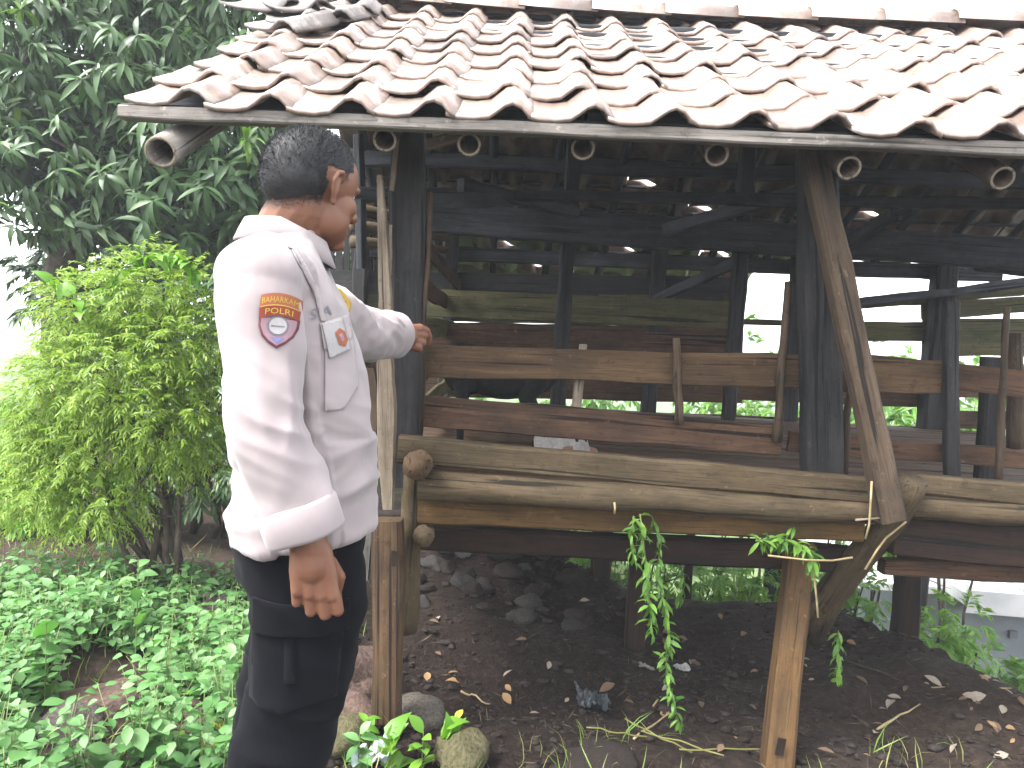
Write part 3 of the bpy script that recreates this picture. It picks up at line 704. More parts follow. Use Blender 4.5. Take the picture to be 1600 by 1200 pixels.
# --- climbing vine on top of the bush: heart leaves and tendrils
def heart_tpl(L, wd, curl=.4):
    pts = [(-.12, .0), (-.2, .28), (.0, .5), (.35, .42), (.7, .2), (1, 0)]; v = []; f = []
    for (x, y) in pts: v += [(x * L, -y * wd, -curl * L * max(0, x) ** 2 + y * wd * .25), (x * L if abs(y) < 1e-6 or True else 0, 0, -curl * L * max(0, x) ** 2), (x * L, y * wd, -curl * L * max(0, x) ** 2 + y * wd * .25)]
    v[1] = (0, 0, 0); v[4] = (.02 * L, 0, 0)
    for i in range(5): a = i * 3; f += [(a, a + 3, a + 4, a + 1), (a + 1, a + 4, a + 5, a + 2)]
    return np.array(v), f
def leafy_stem(name, label, cat, pts, leaf_tps, n, mat, size, r=.003, group=None, stemmat=None, spread=.9, droop=.3, parent=None, up=(0, -.3, 1.)):
    """a stem with n leaves along it"""
    pts = [Vector(p) for p in pts]; t = empty(name, tuple(pts[0]), label, cat, group)
    v, f = tube_mesh(pts, [r * (1 - .6 * i / (len(pts) - 1)) for i in range(len(pts))], 5); mk('stem', mesh('stem', v, f), stemmat or M_stem, t)
    D = []; U = []; Lc = []; S = []
    for k in range(n):
        s = (k + .7) / n * (len(pts) - 1); i = min(int(s), len(pts) - 2); p = pts[i].lerp(pts[i + 1], s - i); tv = (pts[i + 1] - pts[i]).normalized()
        d = np.array(rdir(1)[0]) * spread + np.array(tv) * .4; d[2] -= droop; D.append(d); U.append(np.array(up) + np.random.normal(0, .25, 3)); Lc.append(np.array(p)); S.append(size * random.uniform(.7, 1.2))
    V, Fq = scatter(leaf_tps, np.array(D), np.array(U), np.array(Lc), np.array(S)); mk('leaves', fast_mesh('leaves', V, Fq, True), mat, t); return t
HT = [heart_tpl(1, .8), heart_tpl(1, .95, .6)]; OV = [leaf_tpl(1, .55, 5, .25, .5), leaf_tpl(1, .48, 5, .3, .8, .9)]
leafy_stem('climbing_vine', 'lime heart-leaved vine scrambling over the bush top', 'vine', [P(160, 470, 3.2), P(190, 420, 3.2), P(215, 405, 3.2), P(250, 400, 3.2), P(290, 405, 3.2), P(310, 440, 3.2)], HT, 30, M_weed2, .055)
leafy_stem('climbing_vine', 'large pale vine leaves hanging at the bush\'s left shoulder', 'vine', [P(130, 500, 3.1), P(115, 460, 3.1), P(85, 440, 3.1), P(62, 430, 3.1)], HT, 7, M_weed2, .06)
for (lab, pp) in (('thin looped tendril rising left above the bush', [(192, 402), (175, 385), (160, 370), (152, 362), (154, 368)]), ('thin curled tendril rising above the bush crown', [(220, 398), (214, 384), (216, 376), (228, 374), (234, 378)])):
    pts = [P(x, y, 3.2) for x, y in pp]; v, f = tube_mesh(pts, [.002] * len(pts), 5); tag(mk('tendril', mesh('tendril', v, f), M_stem), lab, 'tendril')

# --- ground cover on the left: hundreds of small opposite-leaved weeds
def weed_ok(x, y):
    if y < 1.2 or y > 4.3: return False
    lim = -.62 if y < 2.3 else (-.72 - .13 * (y - 2.3))
    return x < lim + .06 * math.sin(y * 5)
tpl_w = [leaf_tpl(1, .58, 4, .22, .5), leaf_tpl(1, .5, 4, .28, .8), leaf_tpl(1, .64, 4, .2, .25)]
D = []; U = []; Lc = []; S = []; ST = []
cnt = 0
while cnt < 1900:
    y = random.uniform(1.35, 3.6) ; x = random.uniform(-.72 * y - .2, -.5)
    if not weed_ok(x, y): continue
    if noise.noise((x * 1.9, y * 1.9, 7)) < -.28: continue
    if any((x - q.x) ** 2 / w1 + (y - q.y) ** 2 / w2 < 1 for q, w1, w2 in ((Vector((P(165, 1110, 2.42).x, 2.22, 0)), .045, .075), (Vector((P(308, 1120, 2.42).x, 2.3, 0)), .008, .03), (P(60, 850, 3.6), .12, .06))): continue
    cnt += 1; z0 = gz(x, y); H = random.uniform(.08, .26) * (1.25 if y < 2.6 else .8); lean = np.array([random.gauss(0, .25), random.gauss(0, .25), 1.0]); lean /= np.linalg.norm(lean)
    npair = max(2, int(H / .045)); an = random.random() * 6
    for k in range(npair):
        s = (k + 1) / npair; p = np.array([x, y, z0]) + lean * H * s; sz = random.uniform(.040, .062) * (1.15 - .45 * s) * (1.0 if random.random() < .85 else 1.5); an += 1.57
        for sg in (0, math.pi):
            a = an + sg + random.gauss(0, .2); D.append([math.cos(a), math.sin(a), random.uniform(-.35, .35)]); U.append([random.gauss(0, .25), random.gauss(-.1, .25), 1]); Lc.append(p + np.array([math.cos(a), math.sin(a), 0]) * .012); S.append(sz)
    ST.append(([Vector((x, y, z0 - .02)), Vector(np.array([x, y, z0]) + lean * H)], [.0022, .0014]))
V, Fq = scatter(tpl_w, np.array(D), np.array(U, dtype=float), np.array(Lc), np.array(S))
wd_ = tag(mk('weeds', fast_mesh('weeds', V, Fq, True), M_weed), 'dense bright green weeds covering the ground on the left', 'ground cover', kind='stuff')
v, f = branch_tubes(ST, 3); mk('stems', mesh('stems', v, f), M_stem, wd_)
# grass and straw bits, sparse, among the weeds and at the shed's foot
D = []; U = []; Lc = []; S = []
for k in range(1500):
    if random.random() < .72:
        y = random.uniform(1.6, 4.2); x = random.uniform(-.72 * y, -.55)
    else:
        y = random.uniform(2.1, 2.7); x = random.uniform(-.6, 1.6)
        if noise.noise((x * 2.1, y * 3, 1)) < .05: continue
    D.append([random.gauss(0, .45), random.gauss(0, .45), 1]); U.append(rdir(1)[0]); Lc.append([x, y, gz(x, y) - .01]); S.append(random.uniform(.06, .17))
V, Fq = scatter([leaf_tpl(1, .035, 3, .2, .9, .5), leaf_tpl(1, .03, 3, .2, 1.4, .5)], np.array(D), np.array(U), np.array(Lc), np.array(S))
tag(mk('grass', fast_mesh('grass', V, Fq), leafmat('grass blade', [(.07, .16, .02), (.15, .2, .04), (.3, .26, .10), (.09, .2, .03)], .3)), 'thin grass blades and straw scattered along the ground', 'grass', kind='stuff')

# --- individual plants that stand out
def sprig(name, label, cat, px, py, d, H, n, size, mat, tps=OV, group=None, lean=(0, 0)):
    q = P(px, py, d); z = gz(q.x, q.y) if abs(q.z - gz(q.x, q.y)) < .35 else q.z
    pts = [Vector((q.x + lean[0] * (i / 5) ** 1.3, q.y + lean[1] * (i / 5), z - .02 + H * i / 5)) for i in range(6)]
    return leafy_stem(name, label, cat, pts, tps, n, mat, size, .003, group, droop=.15)
sprig('seedling', 'upright weed with broad opposite leaves below the bush stems', 'weed', 215, 930, 2.75, .38, 16, .075, M_weed)
sprig('seedling', 'tall weed with heart leaves rising at far left of the weeds', 'weed', 72, 1010, 2.35, .36, 9, .075, M_weed, HT)
sprig('seedling', 'weed with yellow top leaves beside the officer\'s thigh', 'weed', 345, 1080, 2.2, .13, 10, .05, M_yellow)
sprig('seedling', 'dark leafy weed close behind the officer\'s knee', 'weed', 335, 1150, 2.25, .25, 14, .065, M_weed)
for k, (px, py, d, lab, m_, sz, n) in enumerate(((570, 1180, 2.38, 'small bright seedling at the foot of the mortised post', M_weed2, .055, 12), (612, 1180, 2.33, 'broad-leaved bright seedling below the mortised post', M_weed2, .07, 12), (660, 1175, 2.33, 'lime seedling left of the mossy stone at the bottom', M_weed2, .065, 11), (700, 1165, 2.36, 'bright seedling with round leaves above the mossy stone', M_weed2, .07, 9), (712, 1140, 2.42, 'yellowish seedling right of the bright seedlings', M_yellow, .045, 7), (560, 1195, 2.28, 'spiky small weed at the officer\'s trouser leg', M_weed, .06, 14))):
    sprig('seedling', lab, 'weed', px, py, d, .14, n, sz, m_, HT if k in (1, 3) else OV)
# fern
fq = P(915, 905, 4.6); fern = empty('fern', tuple(fq), 'bright fern frond behind the shed beneath the floor', 'fern')
for k in range(5):
    an = -.6 + k * .35; pts = [fq + Vector((math.sin(an) * .22 * s / 6, -.03 * s / 6, .24 * s / 6 - .05 * (s / 6) ** 2)) for s in range(7)]
    v, f = tube_mesh(pts, [.003] * 7, 4); D = []; Lc = []; S = []
    for q in range(24):
        s = (q // 2) / 12; i = int(s * 6); p = pts[i].lerp(pts[min(6, i + 1)], s * 6 - i); tv = (pts[min(6, i + 1)] - pts[i]); sd_ = Vector((0, -1, 0)).cross(tv).normalized() * (1 if q % 2 else -1); D.append(np.array(sd_)); Lc.append(np.array(p)); S.append(.09 * (1 - s * .8))
    V, Fq = scatter([leaf_tpl(1, .22, 2, .1, .3)], np.array(D), np.tile([0, -1., .2], (24, 1)), np.array(Lc), np.array(S)); fr = mk('frond', fast_mesh('frond', V, Fq), M_weed2, fern); mk('rib', mesh('rib', v, f), M_stem, fr)

# --- hedges and shrubs behind the shed, each its own
hd = [(690, 700, 7.2, .5, 'shrub seen low through the pen left of the black goat'), (860, 760, 7.4, .6, 'shrub glimpsed behind the goats'), (1010, 905, 5.9, .42, 'bright shrub behind the slender inner prop'), (1110, 905, 5.8, .45, 'bright green shrub beneath the middle of the shed'), (1190, 915, 5.4, .36, 'lime shrub left of the orange post'), (1330, 700, 7.6, .7, 'shrub seen through the gap beside the diagonal brace'), (1180, 690, 7.6, .6, 'shrub behind the rear wall beside the dark front post'), (1520, 640, 7.8, .9, 'tall shrub behind the right bay'), (1450, 720, 7.4, .8, 'shrub low behind the right bay'), (1300, 930, 5.8, .32, 'shrub behind the crooked prop'), (950, 880, 6.0, .35, 'low shrub behind the inner props'), (1480, 985, 5.2, .28, 'yellow-green shrub on the terrace rim at right'), (1590, 1070, 4.4, .22, 'pale green shrub low at the right edge')]
hd += [(900, 600, 11, .9, 'far shrub row piece left behind the shed'), (1180, 590, 10.5, 1.0, 'far shrub behind the rear wall near the dark front post'), (1370, 585, 10, 1.0, 'far shrub right of the diagonal brace'), (1540, 590, 9.8, 1.0, 'far shrub behind the right bay'), (690, 610, 10.5, .9, 'far shrub behind the pen corner')]
for (px, py, d, r, lab) in hd:
    c = P(px, py, d); bz = min(c.z - r * .7, gz(c.x, c.y)); low = c.z - r * .3
    lobes = [(tuple(c + Vector((random.uniform(-.6, .6) * r, random.uniform(-.4, .4) * r, random.uniform(-.5, .35) * r))), (r * .62, r * .5, r * .5)) for k in range(5)] + [((c.x, c.y, c.z - r * .7), (r * .8, r * .5, r * .5))]
    aralia((c.x, c.y, bz), 'shrub', lab, lobes, 1700, max(.07, r * .16), M_weed2 if px in (1190, 1480, 1110, 1010) else M_hedge, 5, 'shrubs behind the shed')

# --- hanging weeds under the shed edge
hangs = [([(1018, 806), (1030, 850), (1024, 900), (1036, 945)], 2.56, 34, .04, 'second leafy strand hanging right of the inner prop'), ([(990, 806), (984, 840), (992, 880)], 2.5, 22, .04, 'short leafy strand hanging left of the inner prop'), ([(1060, 870), (1066, 905), (1062, 940)], 2.9, 20, .045, 'leafy strand hanging far under the floor at centre'), ([(1000, 803), (1004, 860), (1010, 905), (1012, 950), (1020, 990)], 2.5, 60, .045, 'leafy vine hanging from the log over the inner prop'), ([(1035, 930), (1042, 985), (1040, 1040), (1046, 1085), (1062, 1130)], 2.55, 75, .04, 'long trailing vine hanging down to the soil'), ([(1180, 845), (1210, 842), (1240, 845), (1262, 858), (1270, 880)], 2.5, 80, .05, 'tuft of dry green weeds caught under the beam above the orange post'), ([(1310, 985), (1306, 1010), (1312, 1040), (1310, 1060)], 2.8, 24, .045, 'short vine trailing below the crooked prop')]
NT = [leaf_tpl(1, .3, 3, .3, .8), leaf_tpl(1, .2, 3, .3, 1.2)]
for pp, d, n, sz, lab in hangs:
    leafy_stem('hanging_vine', lab, 'vine', [P(x + 3 * (i % 2), y, d) for i, (x, y) in enumerate(pp)], NT, int(n * 1.3), M_hedge, sz * 1.15, .0025, droop=.45, spread=1.1)
for pp, d, lab in (([(1362, 752), (1360, 790), (1358, 820), (1352, 842)], 2.36, 'yellow straw hanging beside the diagonal brace'), ([(1200, 868), (1260, 875), (1300, 876), (1332, 871)], 2.45, 'pale bent stem sticking out under the beam'), ([(1268, 862), (1272, 900), (1276, 940), (1278, 965)], 2.5, 'thin pale stem dangling right of the orange post'), ([(1416, 815), (1385, 840), (1370, 860), (1352, 890)], 2.42, 'thin straw lying across the crooked prop'), ([(960, 785), (961, 795), (960, 803)], 2.47, 'short straw hanging from the log')):
    pts = [P(x, y, d) for x, y in pp]; v, f = tube_mesh(pts, [.0035] * len(pts), 5); tag(mk('straw', mesh('straw', v, f), M_drystem), lab, 'straw')
# ================================================================== THE OFFICER
def mat_skin():
    m, n, out = newmat('skin'); b = bsdf(n, out, .55, .35)
    c = objcoord(n, (1, 1, 1), False); g = node(n, 'ShaderNodeTexNoise', Scale=22.0, Detail=6.0); n.links.new(c, g.inputs['Vector'])
    n.links.new(ramp(n, g.outputs[0], [(.3, (.115, .048, .027)), (.7, (.160, .072, .042))]), b.inputs['Base Color'])
    b.inputs['Subsurface Weight'].default_value = .12; b.inputs['Subsurface Radius'].default_value = (.01, .004, .002); b.inputs['Subsurface Scale'].default_value = .4
    g2 = node(n, 'ShaderNodeTexNoise', Scale=260.0, Detail=3.0); n.links.new(c, g2.inputs['Vector'])
    bp = node(n, 'ShaderNodeBump', Strength=.18, Distance=.002); n.links.new(g2.outputs[0], bp.inputs['Height']); n.links.new(bp.outputs[0], b.inputs['Normal']); return m
def mat_cloth(name, c1, c2, weave=900.0, rough=.85, sheen=.2):
    m, n, out = newmat(name); b = bsdf(n, out, rough, .2 if sheen > .05 else .06); b.inputs['Sheen Weight'].default_value = sheen
    c = objcoord(n, (1, 1, 1), False); g = node(n, 'ShaderNodeTexNoise', Scale=7.0, Detail=6.0); n.links.new(c, g.inputs['Vector'])
    n.links.new(ramp(n, g.outputs[0], [(.35, c1), (.65, c2)]), b.inputs['Base Color'])
    g2 = node(n, 'ShaderNodeTexNoise', Scale=weave, Detail=2.0); n.links.new(c, g2.inputs['Vector'])
    bp = node(n, 'ShaderNodeBump', Strength=.10, Distance=.001); n.links.new(g2.outputs[0], bp.inputs['Height']); n.links.new(bp.outputs[0], b.inputs['Normal']); return m
M_skin = mat_skin()
M_shirt = mat_cloth('khaki shirt cloth', (.212, .181, .182), (.242, .208, .209))
M_trous = mat_cloth('navy trouser cloth', (.0022, .0022, .0034), (.0032, .0032, .0048), 700, .92, .02)
M_hair = plain('black hair', (.006, .006, .007), (.016, .016, .018), 60, .6, .35, .3, .002)
def flat(name, c, rough=.7): 
    m, n, out = newmat(name); b = bsdf(n, out, rough, .25); c0 = objcoord(n, (1, 1, 1), False); g = node(n, 'ShaderNodeTexNoise', Scale=180.0, Detail=2.0); n.links.new(c0, g.inputs['Vector'])
    n.links.new(ramp(n, g.outputs[0], [(.3, tuple(x * .9 for x in c)), (.7, c)]), b.inputs['Base Color']); return m
M_pred = flat('patch red', (0.165, 0.030, 0.017)); M_pyel = flat('patch yellow thread', (0.341, 0.231, 0.033)); M_ppink = flat('patch pale pink', (0.231, 0.143, 0.165)); M_pwhite = flat('patch white', (0.275, 0.259, 0.259)); M_pblue = flat('patch blue', (0.121, 0.121, 0.231)); M_pgrey = flat('patch grey thread', (.12, .12, .14)); M_porange = flat('patch orange', (0.231, 0.072, 0.033)); M_black = flat('black thread', (.012, .012, .014)); M_pwine = flat('patch wine edge', (0.110, 0.033, 0.044))

TH = R(12); PB = Vector((-.42, 1.55, 0)); PB.z = gz(PB.x, PB.y)
officer = empty('person', tuple(PB), 'officer in pale khaki uniform shirt and black cargo trousers pointing into the shed', 'person', None, TH)
PM = W[officer.as_pointer()].copy(); PI = PM.inverted()
Z0 = -PB.z                                        # heights below are above z = 0
def L(px, py, d): return PI @ P(px, py, d)
def pm(name, me, mat, parent=None): return mk(name, me, mat, parent or officer, PM)
def to_local(v): return Vector(v)

# ---- body: one skin (head, neck, trunk, arms, hands, legs)
S = Shells()
HY = R(38)                                         # head turned further from the camera than the chest
HS = .915; HC = Vector((.020, 0, 1.513)); HR = Matrix.Rotation(HY, 3, 'Z') @ Matrix.Rotation(R(7), 3, 'Y')
def H(x, y, z): return HC + HR @ (Vector((x, y, z)) * HS)
HRS = HR * HS
S.ell(H(-.012, 0, .028), (.098, .077, .086), HRS)              # cranium
S.ell(H(-.045, 0, .005), (.066, .070, .074), HRS)              # occiput
S.ell(H(.028, 0, .03), (.064, .068, .07), HRS)                 # brow / forehead
S.ell(H(.036, 0, -.028), (.056, .061, .066), HRS)              # face
S.ell(H(.038, 0, -.074), (.050, .050, .036), HRS)              # jaw
S.ell(H(.070, 0, -.098), (.020, .024, .018), HRS)              # chin
S.ell(H(.024, .030, -.056), (.050, .031, .044), HRS); S.ell(H(.024, -.030, -.056), (.050, .031, .044), HRS)
S.ell(H(.058, .032, -.024), (.026, .027, .026), HRS); S.ell(H(.058, -.032, -.024), (.026, .027, .026), HRS)     # cheekbones
S.ell(H(.076, .022, .017), (.015, .028, .012), HRS); S.ell(H(.076, -.022, .017), (.015, .028, .012), HRS)       # brows
S.chain([H(.086, 0, .008), H(.097, 0, -.016), H(.106, 0, -.034)], [.008, .010, .012])                          # nose
S.ell(H(.096, .012, -.037), (.011, .009, .009), HRS); S.ell(H(.096, -.012, -.037), (.011, .009, .009), HRS)
S.ell(H(.086, 0, -.060), (.011, .022, .006), HRS); S.ell(H(.084, 0, -.072), (.011, .020, .007), HRS)             # lips
for sg in (-1, 1):                                            # ears: rim, bowl, lobe
    pts = [H(.004 - .006, sg * .073, -.028), H(-.012, sg * .081, -.012), H(-.018, sg * .087, .008), H(-.010, sg * .088, .026), H(.004, sg * .083, .030), H(.010, sg * .077, .018)]
    S.chain(pts, [.0055, .0048, .0048, .005, .0048, .0045], 8); S.ell(H(-.004, sg * .077, .003), (.012, .006, .024), HRS, 10, 12); S.ell(H(-.002, sg * .074, -.030), (.008, .005, .009), HRS, 8, 10)
S.chain([(-.035, 0, 1.36), (-.030, 0, 1.43), H(-.030, 0, -.045)], [.066, .058, .056])
S.chain([(-.025, 0, 1.40), H(.0, 0, -.07)], [.05, .042])
def ring(z, cx, a, b, n=48, tilt=0.0, ex=2.4, cy=0.0):
    out = []
    for k in range(n):
        t = 2 * math.pi * k / n; c, s = math.cos(t), math.sin(t); q = (abs(c) ** ex + abs(s) ** ex) ** (-1 / ex)
        x, y = a * c * q, b * s * q; out.append(Vector((cx + x, cy + y, z + tilt * x)))
    return out
S.loft([ring(z, cx, a - .022, b - .022) for z, cx, a, b in ((.84, .01, .12, .16), (1.0, .01, .125, .155), (1.2, -.01, .12, .165), (1.32, -.035, .10, .17), (1.38, -.04, .075, .11))])
SH_R = Vector((-.055, -.185, 1.335)); EL_R = Vector((-.026, -.236, 1.085)); WR_R = Vector((.050, -.248, .882))
SH_L = Vector((-.05, .18, 1.335)); EL_L = L(557, 520, 1.97); WR_L = L(626, 524, 2.14)
S.chain([SH_R, EL_R, WR_R], [.05, .042, .030]); S.chain([SH_L, EL_L, WR_L], [.05, .042, .029])
S.chain([(0, -.09, .86), (.035, -.095, .48), (-.05, -.1, .09)], [.075, .055, .04]); S.chain([(0, .09, .86), (.03, .095, .48), (.02, .1, .09)], [.075, .055, .04])
# right hand: loose fist hanging, back of the hand to the camera
wr = WR_R; hx = Vector((.98, -.1, -.12)).normalized(); hz = Vector((.14, -.02, -1)).normalized(); hp = Vector((.1, 1, 0)).normalized()   # across, down, palm side
def hr(a, b, c): return wr + hx * a + hz * b + hp * c
S.chain([wr, hr(.0, .03, 0)], [.0285, .030])
for a in (-.029, -.010, .010, .029): S.chain([hr(a * .55, .004, 0), hr(a * .85, .04, -.001), hr(a, .080 - abs(a) * .14, -.004)], [.020, .0165, .0118], 10)
S.ell(hr(0, .045, .012), (.036, .016, .050), Matrix((hx, hp, hz)).transposed(), 10, 14)
S.ell(hr(0, .030, -.001), (.027, .0175, .050), Matrix((hx, hp, hz)).transposed(), 10, 14)
for a in (-.030, -.0105, .0105, .030): S.ell(hr(a, .078 - abs(a) * .14, -.008), (.0085, .0085, .0085), None, 8, 10)
fl_ = ((-.0335, .084, .84), (-.0115, .094, .96), (.0115, .095, 1.0), (.0335, .087, .94))
for a, k0, s in fl_:
    S.chain([hr(a * .95, k0 - .018, -.003), hr(a * 1.02, k0 + .018 * s, .002), hr(a * .98, k0 + .026 * s, .026), hr(a * .9, k0 + .004, .038)], [.0108 * s, .0104 * s, .0098 * s, .009], 10)
S.chain([hr(.026, .026, .012), hr(.038, .052, .026), hr(.030, .078, .034), hr(.018, .095, .036)], [.015, .0125, .0115, .0095], 10)
# left hand: fist with the forefinger pointing on
wl = WR_L; ad = (WR_L - EL_L).normalized(); ad = (ad * .6 + (PI.to_3x3() @ Vector((.55, .8, -.12)))).normalized(); lu = Vector((0, 0, 1)); ls = ad.cross(lu).normalized(); lu = ls.cross(ad).normalized()
def hl(a, b, c): return wl + ad * a + lu * b + ls * c          # along, up, to the right side
S.chain([wl, hl(.03, 0, 0)], [.028, .029])
for b in (.027, .010, -.008, -.025): S.chain([hl(.01, b * .6, 0), hl(.075 - abs(b) * .1, b, .004)], [.016, .0135], 10)
for q, (b, s) in enumerate(((.010, 1.0), (-.010, .97), (-.029, .86))):
    S.chain([hl(.072, b, .004), hl(.098 * s, b, .002), hl(.094 * s, b, -.022), hl(.070, b * .9, -.034)], [.0122 * s, .0112 * s, .0102 * s, .009], 10)
S.chain([hl(.074, .029, .002), hl(.105, .024, .004), hl(.124, .010, .000), hl(.130, -.006, -.006)], [.0122, .0108, .0095, .008], 10)
S.chain([hl(.022, .022, -.014), hl(.05, .030, -.028), hl(.078, .020, -.030)], [.0145, .0125, .010], 10)
body_me = fuse(S.v, S.f, .0028, 3)
bco = np.empty(len(body_me.vertices) * 3, dtype=np.float32); body_me.vertices.foreach_get('co', bco); bco = bco.reshape(-1, 3)
body = pm('body', body_me, M_skin); body['label'] = 'brown skin of head, neck and hands'
# eyes and eyebrows (turned away from the camera)
for sg in (-1, 1):
    s2 = Shells(); s2.ell(H(.0715, sg * .029, .002), (.008, .0115, .0075), HRS, 10, 14); e = pm('eye', mesh('eye', s2.v, s2.f), flat('eye white', (.5, .48, .45), .3))
    s2 = Shells(); s2.ell(H(.0785, sg * .029, .002), (.002, .005, .005), HRS, 8, 10); pm('iris', mesh('iris', s2.v, s2.f), M_black, e)
    s2 = Shells(); s2.ell(H(.084, sg * .030, .021), (.006, .018, .003), HRS, 8, 12); pm('eyebrow', mesh('eyebrow', s2.v, s2.f), M_hair)
# ---- hair: grown from the scalp, thick on top, shaved towards nape and temples
nrm = np.empty(len(body_me.vertices) * 3, dtype=np.float32); body_me.vertex_normals.foreach_get('vector', nrm); nrm = nrm.reshape(-1, 3)
HRn = np.array(HR); hl_ = (bco - np.array(HC)) @ HRn / HS       # head-local coordinates of skin vertices
hx_, hy_, hz_ = hl_[:, 0], hl_[:, 1], hl_[:, 2]
dist = np.sqrt((hl_ ** 2).sum(1))
# hairline height as a function of where on the head: nape low, over the ear higher, forehead high
line = np.where(hx_ < -.02, -.052 + .35 * (hx_ + .10), np.where(hx_ < .045, -.012 + .36 * (hx_ + .02) + .03 * (hx_ > -.02), .070 + .3 * (hx_ - .045)))
ear = (np.abs(hy_) > .0735) & (hz_ < .036) & (hx_ > -.03)
over = hz_ - line + .006 * np.array([noise.noise((float(p[0]) * 45, float(p[1]) * 45, float(p[2]) * 45)) for p in hl_])
mask = (dist < .16) & (over > 0) & ~ear & (hx_ < .082)
thick = np.clip(.0008 + .17 * np.clip(over, 0, .2) * .55, 0, .0075)
pol = np.array([tuple(p.vertices) for p in body_me.polygons if len(p.vertices) == 4]); keep = mask[pol].all(axis=1); pol = pol[keep]
used, inv = np.unique(pol, return_inverse=True); inv = inv.reshape(pol.shape)
hv = bco[used] + nrm[used] * thick[used][:, None]
hair = pm('hair', fast_mesh('hair', hv, inv, True), M_hair)
fz = np.where((dist < .16) & (over > -.020) & ~ear & (hx_ < .03) & (over <= .002))[0]; fz = np.random.choice(fz, 9000); fz = fz[np.random.random(9000) < np.clip(1 + over[fz] / .02, 0, 1) ** 1.5]
Vf, Ff = scatter([(np.array([(0, -.12, 0), (.5, -.1, .03), (1, 0, 0), (.5, .1, .03)]), [(0, 1, 2, 3)])], nrm[fz] * .6 + np.array([0, 0, -1.])[None] + np.random.normal(0, .3, (len(fz), 3)), nrm[fz], bco[fz] + nrm[fz] * .0004, np.random.uniform(.002, .0035, len(fz)))
tag(pm('hair_stubble', fast_mesh('stubble', Vf, Ff), M_hair, hair), kind='stuff')
pick = np.random.choice(len(used), 11000); D = nrm[used][pick] + np.random.normal(0, .35, (11000, 3)); D = D + np.array(HR @ Vector((.35, 0, .1)))[None] * np.clip(over[used][pick] * 6, 0, .8)[:, None]
SC = .0036 + .8 * thick[used][pick] * np.random.uniform(.6, 1.2, 11000)
Vh, Fh = scatter([(np.array([(0, -.05, 0), (.5, -.04, .03), (1, 0, 0), (.5, .04, .03)]), [(0, 1, 2, 3)])], D, rdir(11000), hv[pick] - nrm[used][pick] * .001, SC)
tag(pm('hair_strands', fast_mesh('strands', Vh, Fh), M_hair, hair), kind='stuff')

# ---- shirt
S = Shells()
S.loft([ring(z, cx, a, b, 56, t) for z, cx, a, b, t in ((.858, .026, .131, .186, .14), (.90, .027, .132, .188, .12), (.97, .026, .130, .184, .06), (1.05, .020, .128, .182, 0), (1.14, .008, .127, .184, 0), (1.22, -.012, .124, .19, 0), (1.29, -.030, .118, .192, 0), (1.335, -.042, .102, .182, .1), (1.372, -.045, .085, .15, .15), (1.400, -.040, .072, .095, .2), (1.418, -.036, .066, .075, .25))])
def sleeve(pts, rad):
    pts = [Vector(p) for p in pts]; P2 = []; R2 = []; m = 7
    for i in range(len(pts) - 1):
        p0 = pts[max(0, i - 1)]; p1 = pts[i]; p2 = pts[i + 1]; p3 = pts[min(len(pts) - 1, i + 2)]
        for q in range(m):
            u = q / m; P2.append(.5 * ((2 * p1) + (p2 - p0) * u + (2 * p0 - 5 * p1 + 4 * p2 - p3) * u * u + (3 * p1 - p0 - 3 * p2 + p3) * u ** 3)); R2.append(rad[i] * (1 - u) + rad[i + 1] * u)
    P2.append(pts[-1]); R2.append(rad[-1]); v, f = tube_mesh(P2, R2, 28); S.add(v, f)
sleeve([SH_R + Vector((.02, .06, .0)), SH_R + Vector((0, -.004, -.03)), SH_R.lerp(EL_R, .5), EL_R, EL_R.lerp(WR_R, .55), WR_R + (EL_R - WR_R).normalized() * .055], [.078, .072, .063, .057, .057, .058])
sleeve([SH_L + Vector((.02, -.06, .0)), SH_L + Vector((.01, .01, -.01)), SH_L.lerp(EL_L, .5), EL_L, EL_L.lerp(WR_L, .5), WR_L + (EL_L - WR_L).normalized() * .05], [.08, .075, .070, .066, .060, .055])
for p in (SH_R, SH_L): S.ell(p + Vector((0, 0, -.004)), (.074, .072, .068))
sh_me = fuse(S.v, S.f, .0045, 6)
n = len(sh_me.vertices); co = np.empty(n * 3, dtype=np.float32); sh_me.vertices.foreach_get('co', co); co = co.reshape(-1, 3); nm = np.empty(n * 3, dtype=np.float32); sh_me.vertex_normals.foreach_get('vector', nm); nm = nm.reshape(-1, 3)
disp = np.zeros(n)
armd = np.minimum(*[np.linalg.norm(co - (np.array(a)[None] + np.clip(((co - np.array(a)) @ np.array(b - a)) / (b - a).length_squared, 0, 1)[:, None] * np.array(b - a)[None]), axis=1) for a, b in ((SH_R, EL_R), (EL_R, WR_R))])
isarm = armd < .095
def rdg(v): return 1 - 2.2 * abs(v)
ElR = np.array(EL_R)
